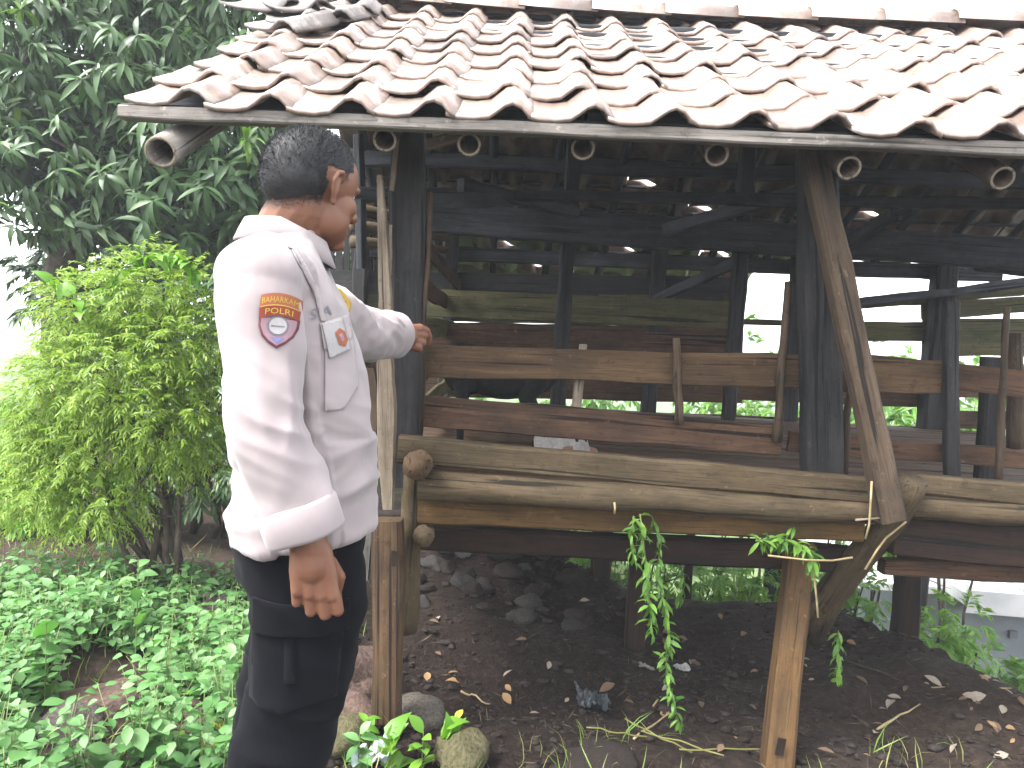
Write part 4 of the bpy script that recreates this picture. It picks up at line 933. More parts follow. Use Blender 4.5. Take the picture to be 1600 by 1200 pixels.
for i in range(n):
    x, y, z = (float(q) for q in co[i]); 
    if isarm[i] and y < -.165:
        e = math.exp(-((z - 1.09) / .13) ** 2); up_ = max(0., min(1., (1.30 - z) / .2))
        d_ = .0085 * up_ * rdg(noise.noise((x * 17 + z * 2.2 + y * 6, z * 2.6, 3.1))) + .006 * e * rdg(noise.noise((x * 6, z * 22 + x * 9, 1.7))) + .003 * noise.noise((x * 30, z * 12, y * 30))
        d_ += .006 * max(0, min(1, (1.0 - z) / .08)) * noise.noise((x * 20, z * 10, 9))
    elif y > .13 and (x > .06 or y > .22):
        d_ = .0075 * rdg(noise.noise((x * 9 + y * 9, z * 22 + y * 12, 5.5))) + .003 * noise.noise((x * 40, y * 40, z * 40))
    else:
        lo = max(0., min(1., (1.22 - z) / .22)); sg = x * 7.5 * (1 if z < 1.05 else -1)
        d_ = .010 * lo * rdg(noise.noise((x * 3.0 + y * 2.0, z * 12 - sg * .75, 2.2 + y * 3))) + .0055 * lo * rdg(noise.noise((x * 5.0 + y * 2.0, z * 25 - sg * 1.4, 7.2 + y * 3))) + .004 * noise.noise((x * 16, z * 20, y * 16)) + .005 * (1 - lo) * rdg(noise.noise((x * 10 + y * 3, z * 4, y * 8)))
        d_ += .006 * max(0., min(1., (.93 - z) / .08)) * noise.noise((math.atan2(y, x) * 3.2, z * 4, 4))
        if x < -.06: d_ -= .011 * math.exp(-((z - .985 - .03 * noise.noise((y * 9, 2, 2))) / .017) ** 2)    # crease at the waist behind
    disp[i] = d_
co2 = co + nm * disp[:, None]
sh_me.vertices.foreach_set('co', co2.astype(np.float32).ravel()); sh_me.update()
shirt = pm('shirt', sh_me, M_shirt); ss = shirt.modifiers.new('s', 'SMOOTH'); ss.iterations = 1
def bvh_of(me): return BVHTree.FromPolygons([v.co.copy() for v in me.vertices], [tuple(p.vertices) for p in me.polygons])
BS = bvh_of(sh_me)
# rolled cuffs
def cuff(a, b, r, wd, seed):
    a = Vector(a); b = Vector(b); v = []; f = []; N = 40; Mx, Lc = frame(a, b)
    rows = [(0, r * .86), (0, r * 1.02), (.1, r * 1.07), (.5, r * 1.06), (.9, r * 1.05), (1, r * 1.0), (1.0, r * .88), (.6, r * .84)]
    for (s, rr) in rows:
        for k in range(N):
            t = 2 * math.pi * k / N; q = rr * (1 + .04 * noise.noise((math.cos(t) * 1.5, math.sin(t) * 1.5, seed)) + .015 * noise.noise((math.cos(t) * 5, math.sin(t) * 5, seed + s)))
            v.append(Mx @ Vector((s * Lc + .005 * noise.noise((math.cos(t), math.sin(t), seed + 8)), q * math.cos(t), q * math.sin(t))))
    R_ = len(rows)
    for i in range(R_):
        for k in range(N): x0 = i * N + k; x1 = i * N + (k + 1) % N; y0 = ((i + 1) % R_) * N + k; y1 = ((i + 1) % R_) * N + (k + 1) % N; f.append((x0, x1, y1, y0))
    return mesh('cuff', v, f)
u_ = (WR_R - EL_R).normalized(); pm('cuff', cuff(WR_R - u_ * .082, WR_R - u_ * .022, .063, 1, 2.0), M_shirt, shirt)
u_ = (WR_L - EL_L).normalized(); pm('cuff', cuff(WR_L - u_ * .075, WR_L - u_ * .018, .058, 1, 6.0), M_shirt, shirt)
# collar: a folded band round the neck
v = []; f = []; N = 44
for j, (dz, rr) in enumerate(((-.012, .074), (.010, .070), (.026, .067), (.030, .071), (.012, .080), (-.012, .090), (-.014, .086))):
    for k in range(N):
        t = 2 * math.pi * k / N; c, s = math.cos(t), math.sin(t); fr = max(0, c)
        v.append((-.035 + rr * 1.0 * c + .012 * fr, rr * 1.02 * s, 1.418 + dz - .034 * fr - .006 * fr * (j > 3)))
for j in range(6):
    for k in range(N): a = j * N + k; b = j * N + (k + 1) % N; f.append((a, b, b + N, a + N))
collar = pm('collar', mesh('collar', v, f), M_shirt, shirt)

# ---- cloth pieces laid on the cloth below them
def lay_on(name, poly_v, faces, c, ux, uy, nd, bvh, mat, off, parent, solid=.0):
    c = Vector(c); ux = Vector(ux).normalized(); uy = Vector(uy).normalized(); nd = Vector(nd).normalized(); out = []
    for (x, y) in poly_v:
        o = c + ux * x + uy * y; hit = bvh.ray_cast(o + nd * .12, -nd, .3); q = hit[0] if hit[0] is not None else o
        out.append(q + nd * (off + .0012))
    ob = pm(name, mesh(name, out, faces, True), mat, parent)
    if solid: sm = ob.modifiers.new('t', 'SOLIDIFY'); sm.thickness = solid; sm.offset = -1
    return ob
def fill(poly, step=.004):
    """triangulated flat outline with inner points, so it can follow a curved surface"""
    import mathutils.geometry as mg
    pts = [Vector(p).to_2d() if len(p) > 2 else Vector(p) for p in poly]; n0 = len(pts); xs_ = [p.x for p in pts]; ys_ = [p.y for p in pts]; inner = []
    def inside(q):
        c_ = False
        for i in range(n0):
            a, b = pts[i], pts[i - 1]
            if (a.y > q.y) != (b.y > q.y) and q.x < (b.x - a.x) * (q.y - a.y) / (b.y - a.y) + a.x: c_ = not c_
        return c_
    y = min(ys_) + step / 2
    while y < max(ys_):
        x = min(xs_) + step / 2
        while x < max(xs_):
            q = Vector((x, y))
            if inside(q) and min((q - p).length for p in pts) > step * .5: inner.append(q)
            x += step
        y += step
    r = mg.delaunay_2d_cdt(pts + inner, [], [list(range(n0))], 1, 1e-6); return [tuple(p) for p in r[0]], [tuple(q) for q in r[2]]
def densify(poly, step=.004):
    out = []
    for i in range(len(poly)):
        a = Vector(poly[i]); b = Vector(poly[(i + 1) % len(poly)]); k = max(1, int((b - a).length / step))
        for q in range(k): out.append(tuple(a.lerp(b, q / k)))
    return out
def text_flat(s, size):
    cu = bpy.data.curves.new('t', 'FONT'); cu.body = s; cu.size = size; cu.align_x = 'CENTER'; cu.resolution_u = 2; o = bpy.data.objects.new('t', cu); COL.objects.link(o)
    me = bpy.data.meshes.new_from_object(o.evaluated_get(bpy.context.evaluated_depsgraph_get())); bpy.data.objects.remove(o)
    return [(v.co.x, v.co.y) for v in me.vertices], [tuple(p.vertices) for p in me.polygons]
# sleeve patch: arched red title, second red strip, shield with round emblem
pc = L(432, 496, 1.26); UX = Vector((1, -.10, 0)); UY = Vector((.02, 0, 1)); ND = Vector((-.05, -1, .05)); k_ = 1.26 / F
def arch(x, base): return base + .006 * (1 - (x / (29 * k_)) ** 2)
w_ = 28 * k_; h1 = 44 * k_; h2 = 18 * k_; h3 = 0 * k_; bot = -46 * k_
shield = densify([(-w_, h3), (w_, h3), (w_ * .98, -14 * k_), (w_ * .8, -28 * k_), (w_ * .45, -38 * k_), (0, bot), (-w_ * .45, -38 * k_), (-w_ * .8, -28 * k_), (-w_ * .98, -14 * k_)])
fv, ff = fill([(x * 1.06, y * 1.05 + .0005) for x, y in shield]); badge = lay_on('sleeve_patch', fv, ff, pc, UX, UY, ND, BS, M_pwine, .0012, shirt, .001); badge['label'] = 'red and pink shield patch on the near sleeve'
fv, ff = fill([(x * .93, y * .93 - .0006) for x, y in shield]); lay_on('patch_field', fv, ff, pc, UX, UY, ND, BS, M_ppink, .0024, badge)
fv, ff = fill(densify([(-w_ * .4, -30 * k_), (w_ * .4, -30 * k_), (0, -41 * k_)])); lay_on('patch_tip', fv, ff, pc, UX, UY, ND, BS, M_pblue, .0032, badge)
def disc(cx, cy, r, n=28): return [(cx + r * math.cos(2 * math.pi * q / n), cy + r * math.sin(2 * math.pi * q / n)) for q in range(n)]
fv, ff = fill(disc(0, -12 * k_, 16 * k_), .003); lay_on('emblem_ring', fv, ff, pc, UX, UY, ND, BS, M_pgrey, .0034, badge)
fv, ff = fill(disc(0, -12 * k_, 13.2 * k_), .003); lay_on('emblem_disc', fv, ff, pc, UX, UY, ND, BS, M_pwhite, .0042, badge)
fv, ff = fill(densify([(-10 * k_, -13.5 * k_), (10 * k_, -13.5 * k_), (10 * k_, -11.5 * k_), (-10 * k_, -11.5 * k_)])); lay_on('emblem_bar', fv, ff, pc, UX, UY, ND, BS, M_pgrey, .0050, badge)
strip = densify([(-w_ * 1.04, 1 * k_), (w_ * 1.04, 1 * k_), (w_ * 1.04, h2), (-w_ * 1.04, h2)], .003); strip = [(x, arch(x, y) - .003) for x, y in strip]
fv, ff = fill(strip); lay_on('patch_strip', fv, ff, pc, UX, UY, ND, BS, M_pred, .0046, badge)
strip = densify([(-w_ * 1.04, h2 + 1 * k_), (w_ * 1.04, h2 + 1 * k_), (w_ * 1.0, h1 - 6 * k_), (-w_ * 1.0, h1 - 6 * k_)], .003); strip = [(x, arch(x, y) - .003) for x, y in strip]
fv, ff = fill(strip); lay_on('patch_title', fv, ff, pc, UX, UY, ND, BS, M_porange, .0046, badge)
tv, tf = text_flat('BAHARKAM', .0135); tw = max(x for x, y in tv) - min(x for x, y in tv); sc_ = 52 * k_ / tw; tv = [(x * sc_, arch(x * sc_, y + h2 + 5 * k_) - .003) for x, y in tv]; lay_on('patch_lettering', tv, tf, pc, UX, UY, ND, BS, M_pyel, .0056, badge)
tv, tf = text_flat('POLRI', .0135); tw = max(x for x, y in tv) - min(x for x, y in tv); sc_ = 40 * k_ / tw; tv = [(x * sc_, arch(x * sc_, y + 4.5 * k_) - .003) for x, y in tv]; lay_on('patch_lettering', tv, tf, pc, UX, UY, ND, BS, M_pyel, .0056, badge)
bar = [(x, arch(x, y + h2 - .5 * k_) - .003) for x, y in densify([(-w_, 0), (w_, 0), (w_, 1.6 * k_), (-w_, 1.6 * k_)], .003)]; fv, ff = fill(bar); lay_on('patch_piping', fv, ff, pc, UX, UY, ND, BS, M_pyel, .0054, badge)
# chest: name lettering, pocket flap, hanging white card with emblem, pocket
camdir = (PI @ Vector((0, 0, CAMZ)) - L(520, 520, 1.5)).normalized()
CU = Vector((camdir.y, -camdir.x, 0)).normalized() * -1; 
if (PM.to_3x3() @ CU).x < 0: CU = -CU
CV = CU.cross(camdir).normalized(); CV = CV if CV.z > 0 else -CV
kc = 1.5 / F
def chest(name, px, py, poly, mat, off, parent=shirt, solid=.001, step=.004):
    fv, ff = fill(densify([((x - px) * kc, (py - y) * kc) for x, y in poly], step), step); return lay_on(name, fv, ff, L(px, py, 1.47), CU, CV, camdir, BS, mat, off, parent, solid)
chest('chest_pocket', 530, 575, [(508, 525), (548, 510), (560, 600), (540, 632), (512, 636)], M_shirt, .004)
chest('pocket_flap', 535, 520, [(503, 508), (545, 490), (552, 525), (530, 548), (510, 545)], M_shirt, .007)
card = chest('badge_card', 526, 527, [(505, 508), (534, 497), (549, 543), (518, 558)], M_pwhite, .011, shirt, .0015)
chest('badge_emblem', 533, 528, [(524, 520), (530, 513), (538, 518), (543, 530), (540, 540), (531, 538)], M_porange, .0135, card, 0)
chest('badge_emblem', 533, 528, [(529, 523), (534, 520), (538, 529), (535, 534)], M_ppink, .0145, card, 0)
tv, tf = text_flat('S A', 22 * kc); lay_on('name_lettering', [(x, y + x * .35) for x, y in tv], tf, L(503, 497, 1.47), CU, CV, camdir, BS, M_pgrey, .003, shirt)
# collar insignia and placket edge
s2 = Shells(); q0 = L(458, 407, 1.45)
chest('collar_tab', 462, 408, [(452, 396), (462, 398), (474, 420), (466, 424)], M_pgrey, .006, shirt)
chest('placket', 490, 440, [(455, 392), (463, 392), (500, 455), (512, 500), (505, 500), (492, 458)], M_shirt, .005, shirt)
# yellow shield on the far sleeve
yc = L(538, 472, 1.82); camd2 = (PI @ Vector((0, 0, CAMZ)) - yc).normalized(); ky = 1.8 / F
def farp(name, poly, mat, off, parent=shirt): 
    fv, ff = fill(densify([((x - 538) * ky, (472 - y) * ky) for x, y in poly]), .004); return lay_on(name, fv, ff, yc, CU, CV, camd2, BS, mat, off, parent, .001)
fy = farp('far_sleeve_patch', [(512, 446), (532, 452), (548, 470), (549, 484), (540, 490), (524, 474)], M_pyel, .004); fy['label'] = 'yellow and black patch on the raised sleeve'
farp('far_patch_mark', [(508, 446), (520, 450), (530, 470), (526, 478), (516, 466)], M_black, .006, fy); farp('far_patch_mark', [(534, 468), (541, 471), (538, 477), (532, 474)], M_porange, .006, fy)

# ---- trousers
S = Shells()
S.loft([ring(z, cx, a, b, 44) for z, cx, a, b in ((.985, .02, .118, .155), (.90, .022, .128, .168), (.83, .022, .126, .172), (.77, .022, .11, .165))])
def leg(pts, rad):
    rings = []
    for i in range(len(pts) - 1):
        for q in range(5):
            u = q / 5; p = Vector(pts[i]).lerp(Vector(pts[i + 1]), u); a = rad[i][0] * (1 - u) + rad[i + 1][0] * u; b = rad[i][1] * (1 - u) + rad[i + 1][1] * u; rings.append(ring(p.z, p.x, a, b, 36, 0, 2.2, p.y))
    p = Vector(pts[-1]); rings.append(ring(p.z, p.x, *rad[-1], 36, 0, 2.2, p.y)); S.loft(rings)
leg([(.028, -.088, .86), (.046, -.092, .73), (.040, -.095, .60), (.012, -.098, .49), (-.03, -.10, .30), (-.055, -.105, .06)], [(.112, .088), (.104, .088), (.092, .082), (.088, .078), (.082, .074), (.078, .07)])
leg([(.028, .088, .86), (.030, .092, .73), (.016, .095, .60), (-.005, .098, .49), (-.02, .10, .30), (-.03, .105, .06)], [(.112, .088), (.10, .086), (.09, .08), (.085, .078), (.08, .074), (.078, .07)])
tr = fuse(S.v, S.f, .006, 4); n = len(tr.vertices); co = np.empty(n * 3, dtype=np.float32); tr.vertices.foreach_get('co', co); co = co.reshape(-1, 3); nm = np.empty(n * 3, dtype=np.float32); tr.vertex_normals.foreach_get('vector', nm); nm = nm.reshape(-1, 3)
dd = np.array([.007 * rdg(noise.noise((float(x) * 5 + float(y) * 4, float(z) * 15 + float(x) * 6, 3 + float(y) * 5))) * (1.5 if z < .58 else .7) + .003 * noise.noise((float(x) * 25, float(y) * 25, float(z) * 25)) for x, y, z in co])
tr.vertices.foreach_set('co', (co + nm * dd[:, None]).astype(np.float32).ravel()); tr.update()
trousers = pm('trousers', tr, M_trous); BT = bvh_of(tr)
def tpoly(name, poly, off, parent=trousers, solid=.006, d=1.38):
    kt = d / F; px, py = 460, 1010; fv, ff = fill(densify([((x - px) * kt, (py - y) * kt) for x, y in poly], .008), .008)
    return lay_on(name, fv, ff, L(px, py, d), Vector((math.cos(TH), -math.sin(TH), 0)), (0, 0, 1), PI.to_3x3() @ Vector((.2, -1, 0)), BT, M_trous, off, parent, solid)
pk = tpoly('cargo_pocket', [(386, 985), (538, 985), (532, 1098), (440, 1116), (388, 1104)], .010)
tpoly('pocket_pleat', [(444, 990), (462, 990), (466, 1066), (446, 1068)], .014, pk, .003)
tpoly('pocket_flap', [(388, 932), (460, 938), (546, 932), (547, 984), (460, 990), (390, 990)], .019, pk)
for sg, cx in ((-1, -.045), (1, -.02)):
    s2 = Shells(); s2.ell((cx + .06, sg * .103, .045), (.135, .048, .045)); s2.ell((cx - .03, sg * .103, .06), (.055, .045, .06)); me2 = fuse(s2.v, s2.f, .008, 2); pm('shoe', me2, M_black)
# ================================================================== GOATS
def goat(name, label, loc, rz, col, sc=1.0, head_down=0.0, nose=None, lying=False):
    """facing local +X, standing"""
    t = empty(name, loc, label, 'goat', None, rz); Mg = W[t.as_pointer()] @ Matrix.Translation((0, 0, -.27 * sc if lying else 0)) @ Matrix.Scale(sc, 4)
    S = Shells()
    S.ell((.02, 0, .40), (.27, .105, .125)); S.ell((.17, 0, .40), (.14, .10, .14)); S.ell((-.18, 0, .41), (.14, .10, .125)); S.ell((-.02, 0, .36), (.20, .115, .11))
    hd = Vector((.43, 0, .66 - head_down)); nk = Vector((.22, 0, .46))
    S.chain([nk, nk.lerp(hd, .55) + Vector((-.01, 0, .02)), hd], [.085, .062, .052])
    fw = Vector((.9, 0, -.45 - head_down * .9)).normalized()
    S.chain([hd, hd + fw * .07, hd + fw * .15], [.052, .043, .030])
    for sg in (-1, 1):
        if lying:
            S.chain([(.20, sg * .08, .36), (.30, sg * .09, .31), (.20, sg * .10, .29)], [.048, .028, .02], 10); S.chain([(-.18, sg * .09, .38), (-.06, sg * .13, .33), (-.20, sg * .14, .295)], [.06, .04, .02], 10); continue
        S.chain([(.20, sg * .06, .36), (.19, sg * .062, .22), (.195, sg * .06, .12), (.195, sg * .06, .03)], [.048, .030, .021, .019], 10); S.ell((.20, sg * .06, .018), (.026, .02, .02))
        S.chain([(-.20, sg * .06, .38), (-.15, sg * .065, .27), (-.235, sg * .06, .16), (-.22, sg * .06, .03)], [.07, .045, .021, .019], 10); S.ell((-.215, sg * .06, .018), (.026, .02, .02))
    S.chain([(-.30, 0, .47), (-.34, 0, .50), (-.37, 0, .49)], [.02, .018, .012], 8)
    b = mk('body', fuse(S.v, S.f, .009, 3), col, t, Mg)
    for sg in (-1, 1):
        s2 = Shells(); s2.chain([hd + Vector((-.03, sg * .04, .02)), hd + Vector((-.05, sg * .09, .0)), hd + Vector((-.05, sg * .12, -.05))], [.014, .022, .010], 8)
        e = mk('ear', mesh('ear', s2.v, s2.f), nose or col, t, Mg); e.data
        s2 = Shells(); s2.chain([hd + Vector((-.02, sg * .022, .045)), hd + Vector((-.05, sg * .03, .09)), hd + Vector((-.10, sg * .04, .11))], [.012, .009, .004], 8); mk('horn', mesh('horn', s2.v, s2.f), M_under, t, Mg)
        s2 = Shells(); s2.ell(hd + fw * .03 + Vector((.0, sg * .045, .015)), (.010, .006, .010), None, 8, 10); mk('eye', mesh('eye', s2.v, s2.f), M_black, t, Mg)
    if nose:
        s2 = Shells(); s2.ell(hd + fw * .17, (.018, .026, .022), None, 10, 12); mk('muzzle', mesh('muzzle', s2.v, s2.f), nose, t, Mg)
    return t
M_gblack = plain('black goat hair', (.004, .004, .004), (.010, .009, .009), 40, .8, .2, .5, .004)
M_gwhite = plain('white goat hair', (.30, .28, .26), (.40, .38, .36), 40, .85, .2, .5, .004)
M_gpink = plain('pink muzzle', (.22, .11, .085), (.28, .15, .12), 30, .6, .3, .1)
FZ = .813
g1 = P(775, 687, 3.42); goat('goat', 'black goat standing behind the two left planks of the pen', (g1.x, 3.42, FZ), math.pi, M_gblack, .80, .26)
g2 = P(868, 700, 3.02); goat('goat', 'white goat lying with lowered head behind the lower planks', (g2.x + .03, 3.08, FZ), R(-78), M_gwhite, .60, .26, M_gpink, True)

# ================================================================== STONES, LITTER, SMALL THINGS
M_stone = plain('grey brown stone', (.030, .026, .022), (.062, .053, .044), 9, .9, .25, .7, .015, 8.0, (.10, .088, .072))
M_stoner = plain('reddish stone', (.035, .022, .017), (.075, .048, .038), 9, .9, .25, .7, .015, 8.0, (.12, .085, .07))
M_mossy = plain('mossy stone', (.030, .034, .012), (.065, .058, .030), 7, .95, .2, .8, .015, 8.0, (.10, .09, .05))
M_clod = plain('soil clod', (.008, .006, .005), (.020, .015, .013), 30, .95, .15, .6, .006, 6.0, (.04, .033, .03))
M_dkstone = plain('dark rubble', (.012, .011, .010), (.026, .023, .021), 9, .9, .25, .7, .015, 8.0, (.045, .041, .038))
def stone_mesh(seed, sub=3, amp=.42):
    bm = bmesh.new(); bmesh.ops.create_icosphere(bm, subdivisions=sub, radius=1)
    for v in bm.verts:
        n_ = v.co.normalized(); k = 1 + amp * noise.noise(n_ * 1.3 + Vector((seed, 0, 0))) + amp * .45 * noise.noise(n_ * 3.1 + Vector((0, seed, 0)))
        k += .10 * abs(noise.noise(n_ * 6 + Vector((seed, seed, 0)))); q = n_ * k; q.z = q.z * .75; v.co = q
    me = bpy.data.meshes.new('stone'); bm.to_mesh(me); bm.free(); me.polygons.foreach_set('use_smooth', [True] * len(me.polygons)); return me
st = 0
def stone(label, px, py, d, r, mat, group=None, sq=(1, 1, 1), name='stone'):
    global st; st += 1; q = P(px, py, d); me = stone_mesh(st * 2.3)
    o = mk(name, me, mat, None, Matrix.Translation((q.x, d, gz(q.x, d) + r * .30 * sq[2])) @ Matrix.Rotation(st * 1.1, 4, 'Z') @ Matrix.Diagonal((r * sq[0], r * sq[1], r * sq[2], 1)))
    return tag(o, label, 'stone', group)
stone('broad brown stone half buried in the weeds at lower left', 160, 1120, 2.42, .15, M_stoner, None, (1.25, .8, .75))
stone('dark stone under the broad brown stone at lower left', 110, 1165, 2.30, .09, M_stone)
stone('small brown stone beside the officer\'s shin in the weeds', 308, 1120, 2.42, .07, M_stoner)
stone('grey boulder behind the officer\'s hip', 318, 905, 3.2, .13, M_stone, None, (1.2, 1, .9))
stone('brown boulder above the grey one behind the officer', 325, 850, 3.6, .14, M_stoner, None, (1.3, 1, .8))
stone('rounded stone behind the officer\'s thigh', 345, 945, 2.9, .10, M_stone)
stone('mossy stone at the bottom edge right of the seedlings', 725, 1185, 2.34, .085, M_mossy, None, (1.2, .9, 1.1))
stone('reddish block between the officer\'s knee and the mortised post', 560, 1040, 2.75, .12, M_stoner, None, (.9, .9, 1.2))
stone('reddish stone low between trousers and mortised post', 552, 1105, 2.55, .10, M_stoner)
stone('mossy stone by the officer\'s shin left of the post foot', 535, 1165, 2.42, .09, M_mossy)
stone('dark grey stone behind the foot of the mortised post', 655, 1085, 2.62, .08, M_stone, None, (1.1, 1, .9))
stone('round dark stone on the rubble heap beneath the shed', 785, 905, 4.2, .11, M_clod)
stone('brown flat stone at the bottom edge under the shed', 935, 1185, 2.38, .10, M_clod, None, (1.3, 1, .5))
stone('cut tree stump block at the foot of the rear right post', 1395, 960, 3.85, .17, M_stone, None, (1.3, .9, .75))
for k, (px, py, d, r) in enumerate(((1450, 1000, 3.75, .12), (1500, 1030, 3.55, .11), (1540, 1050, 3.4, .10), (1585, 1085, 3.2, .10), (1470, 1010, 3.9, .10))):
    stone(('mossy rim stone next to the stump block', 'second mossy rim stone right of the stump block', 'third mossy rim stone right of the stump block', 'mossy rim stone at the right edge of the picture', 'mossy rim stone farthest back beside the stump block')[k], px, py, d, r * .8, M_mossy, None, (1.4, 1, .7))
for k in range(70):
    px = random.uniform(650, 935); d = random.uniform(3.5, 5.0)
    stone('grey rubble stone heaped under the rear of the shed', px, 880, d, random.uniform(.02, .065), M_clod if k % 3 else M_dkstone, 'rubble stones', (random.uniform(.9, 1.5), 1, random.uniform(.7, 1)))
# soil clods: uncounted crumbs
V = []; Fc = []; cl = [stone_mesh(90 + k, 1, .5) for k in range(5)]; cv = [(np.array([tuple(q.co) for q in m.vertices]), np.array([tuple(p.vertices) for p in m.polygons])) for m in cl]; base = 0
for k in range(9000):
    y = random.uniform(2.25, 5.6) if random.random() < .8 else random.uniform(2.3, 3.4); x = random.uniform(-.6, .66 * y + .1)
    if random.random() > .4 + noise.noise((x * 1.5, y * 1.5, 2)): continue
    r = min(.022, .003 + random.expovariate(210)); tv, tf = cv[k % 5]; V.append(tv * np.array([r * random.uniform(.8, 1.6), r, r * .8]) + np.array([x, y, gz(x, y) + r * .25])); Fc.append(tf + base); base += len(tv)
tag(mk('soil_clods', fast_mesh('clods', np.concatenate(V), np.concatenate(Fc)), M_clod), 'dark soil crumbs strewn over the ground under the shed', 'soil', kind='stuff')
# rotten straw fibres and tiny litter on the soil
D = []; U = []; Lc = []; SS = []
for k in range(2600):
    y = random.uniform(2.3, 4.6); x = random.uniform(-.55, .68 * y); D.append([random.gauss(0, 1), random.gauss(0, 1), random.gauss(.05, .15)]); U.append([random.gauss(0, .5), random.gauss(0, .5), 1]); Lc.append([x, y, gz(x, y) + .006]); SS.append(random.uniform(.015, .07))
V, Fq = scatter([leaf_tpl(1, .05, 2, .2, .5, .6), leaf_tpl(1, .09, 2, .1, -.4, .6)], np.array(D), np.array(U), np.array(Lc), np.array(SS))
tag(mk('straw_litter', fast_mesh('litter', V, Fq), leafmat('litter', [(.03, .022, .015), (.06, .045, .03), (.02, .015, .012), (.10, .08, .055), (.035, .028, .022)], .1, .8, .2)), 'fine rotten straw and fibre strewn over the black soil', 'litter', kind='stuff')
# dry leaves, one by one
def leafmesh(seed):
    v, f = leaf_tpl(1, .52 + .15 * nz(seed), 5, .35 + .3 * nz(seed + 3), .9 * nz(seed + 6) + .2)
    v = v + np.array([[0, 0, .06 * nz(seed, i)] for i in range(len(v))]); return mesh('dry_leaf', v, f)
LM = [leafmesh(k * 1.37) for k in range(6)]; M_dl = [plain('pale dry leaf', (.16, .13, .10), (.26, .22, .18), 20, .8, .25, .2), plain('tan dry leaf', (.15, .09, .04), (.22, .14, .07), 20, .8, .25, .2), plain('brown dry leaf', (.07, .045, .028), (.12, .08, .05), 20, .8, .25, .2)]
LMM = {}
for a in range(6):
    for b in range(3): c_ = LM[a].copy(); c_.materials.append(M_dl[b]); LMM[a, b] = c_
def dry_leaf(x, y, s, b, label, group):
    n_ = Vector((gz(x - .03, y) - gz(x + .03, y), gz(x, y - .03) - gz(x, y + .03), .06)).normalized()
    M = Matrix.Translation((x, y, gz(x, y) + .010 + .12 * s)) @ n_.to_track_quat('Z', 'Y').to_matrix().to_4x4() @ Matrix.Rotation(random.random() * 6.3, 4, 'Z') @ Matrix.Rotation(random.gauss(0, .3), 4, 'X') @ Matrix.Rotation(random.gauss(0, .2), 4, 'Y') @ Matrix.Scale(s, 4)
    tag(mk('dry_leaf', LMM[random.randrange(6), b], None, None, M), label, 'leaf', group)
def on_ground(px, py):
    d = 2.0
    while d < 6:
        q = P(px, py, d)
        if q.z < gz(q.x, q.y): return q
        d += .02
    return q
for (px, py, s, b, lab) in ((667, 1057, .055, 1, 'tan curled leaf right of the mortised post'), (700, 1060, .04, 1, 'small upright tan leaf beyond the tan curled one'), (785, 1092, .06, 1, 'cream and tan leaf on the soil left of centre'), (1443, 1065, .075, 0, 'large pale leaf standing on the soil at right'), (1540, 1097, .075, 0, 'pale curved leaf near the right edge'), (1397, 1108, .06, 0, 'pale ragged leaf right of the orange post'), (1265, 1040, .05, 0, 'pale leaf just right of the orange post'), (1575, 1190, .06, 0, 'white leaf at the lower right corner'), (1548, 1067, .05, 0, 'small pale leaf on the right slope'), (960, 1080, .07, 2, 'pinkish brown leaf near the dark plastic bag'), (905, 945, .05, 0, 'bright scrap leaf in the shade under the shed')):
    q = on_ground(px, py); dry_leaf(q.x, q.y, s, b, lab, None)
for k in range(105):
    px = random.uniform(640, 1600); py = random.uniform(940, 1195)
    if px < 1000 and random.random() < .45: continue
    q = on_ground(px, py); dry_leaf(q.x, q.y, random.uniform(.022, .055), random.choice([0, 0, 2, 2, 2, 1]), 'small dry leaf lying on the dark soil', 'dry leaves on the soil')
# twigs
for k, (a, b, r, lab) in enumerate((((1370, 1145), (1437, 1105), .005, 'pale twig pointing up right on the soil'), ((1330, 1125), (1372, 1150), .010, 'thick grey stick end beside the pale twig'), ((1320, 1035), (1435, 1078), .004, 'thin dark twig left of the large pale leaf'), ((1455, 1080), (1580, 1080), .005, 'long knobbly twig on the right slope'), ((720, 1085), (765, 1105), .004, 'yellow straw stalk right of the mortised post'), ((1020, 1108), (1052, 1068), .003, 'thin pale twig leaning at centre'), ((815, 1007), (845, 990), .003, 'short twig lying on the dark soil left of centre'), ((560, 1075), (640, 1140), .007, 'dark stick crossing in front of the mortised post'), ((1255, 1058), (1345, 1063), .003, 'dark straight twig right of the orange post'), ((990, 1160), (1050, 1115), .004, 'bent grass stalk below the dark plastic bag'))):
    q0 = on_ground(*a); q1 = on_ground(*b); up = .012
    pts = lerp_pts(q0 + Vector((0, 0, up)), q1 + Vector((0, 0, up)), 7, .02, k); tag(local_tube('twig', pts, [r * (1.1 - .08 * i) for i in range(8)], M_drystem if k in (0, 3, 4, 5, 9) else M_stick, None, n=6, jit=.3, seed=k), lab, 'twig')
# yellow-green fallen stalks, bottom centre
for k, (a, b) in enumerate((((915, 1160), (1010, 1165)), ((975, 1145), (1080, 1190)), ((1000, 1165), (1130, 1195)), ((1060, 1195), (1195, 1185)))):
    q0 = on_ground(*a); q1 = on_ground(a[0] + (b[0] - a[0]), min(1199, b[1])); pts = lerp_pts(q0 + Vector((0, 0, .05)), q1 + Vector((0, 0, .03)), 8, .02, k + 30)
    tag(local_tube('grass_stalk', pts, [.0028] * 9, plain('yellow stalk', (.09, .10, .02), (.14, .13, .04), 12, .6, .3, .1), None, n=5), 'yellow-green grass stalk fallen on the soil left of the orange post', 'stalk', 'fallen grass stalks')
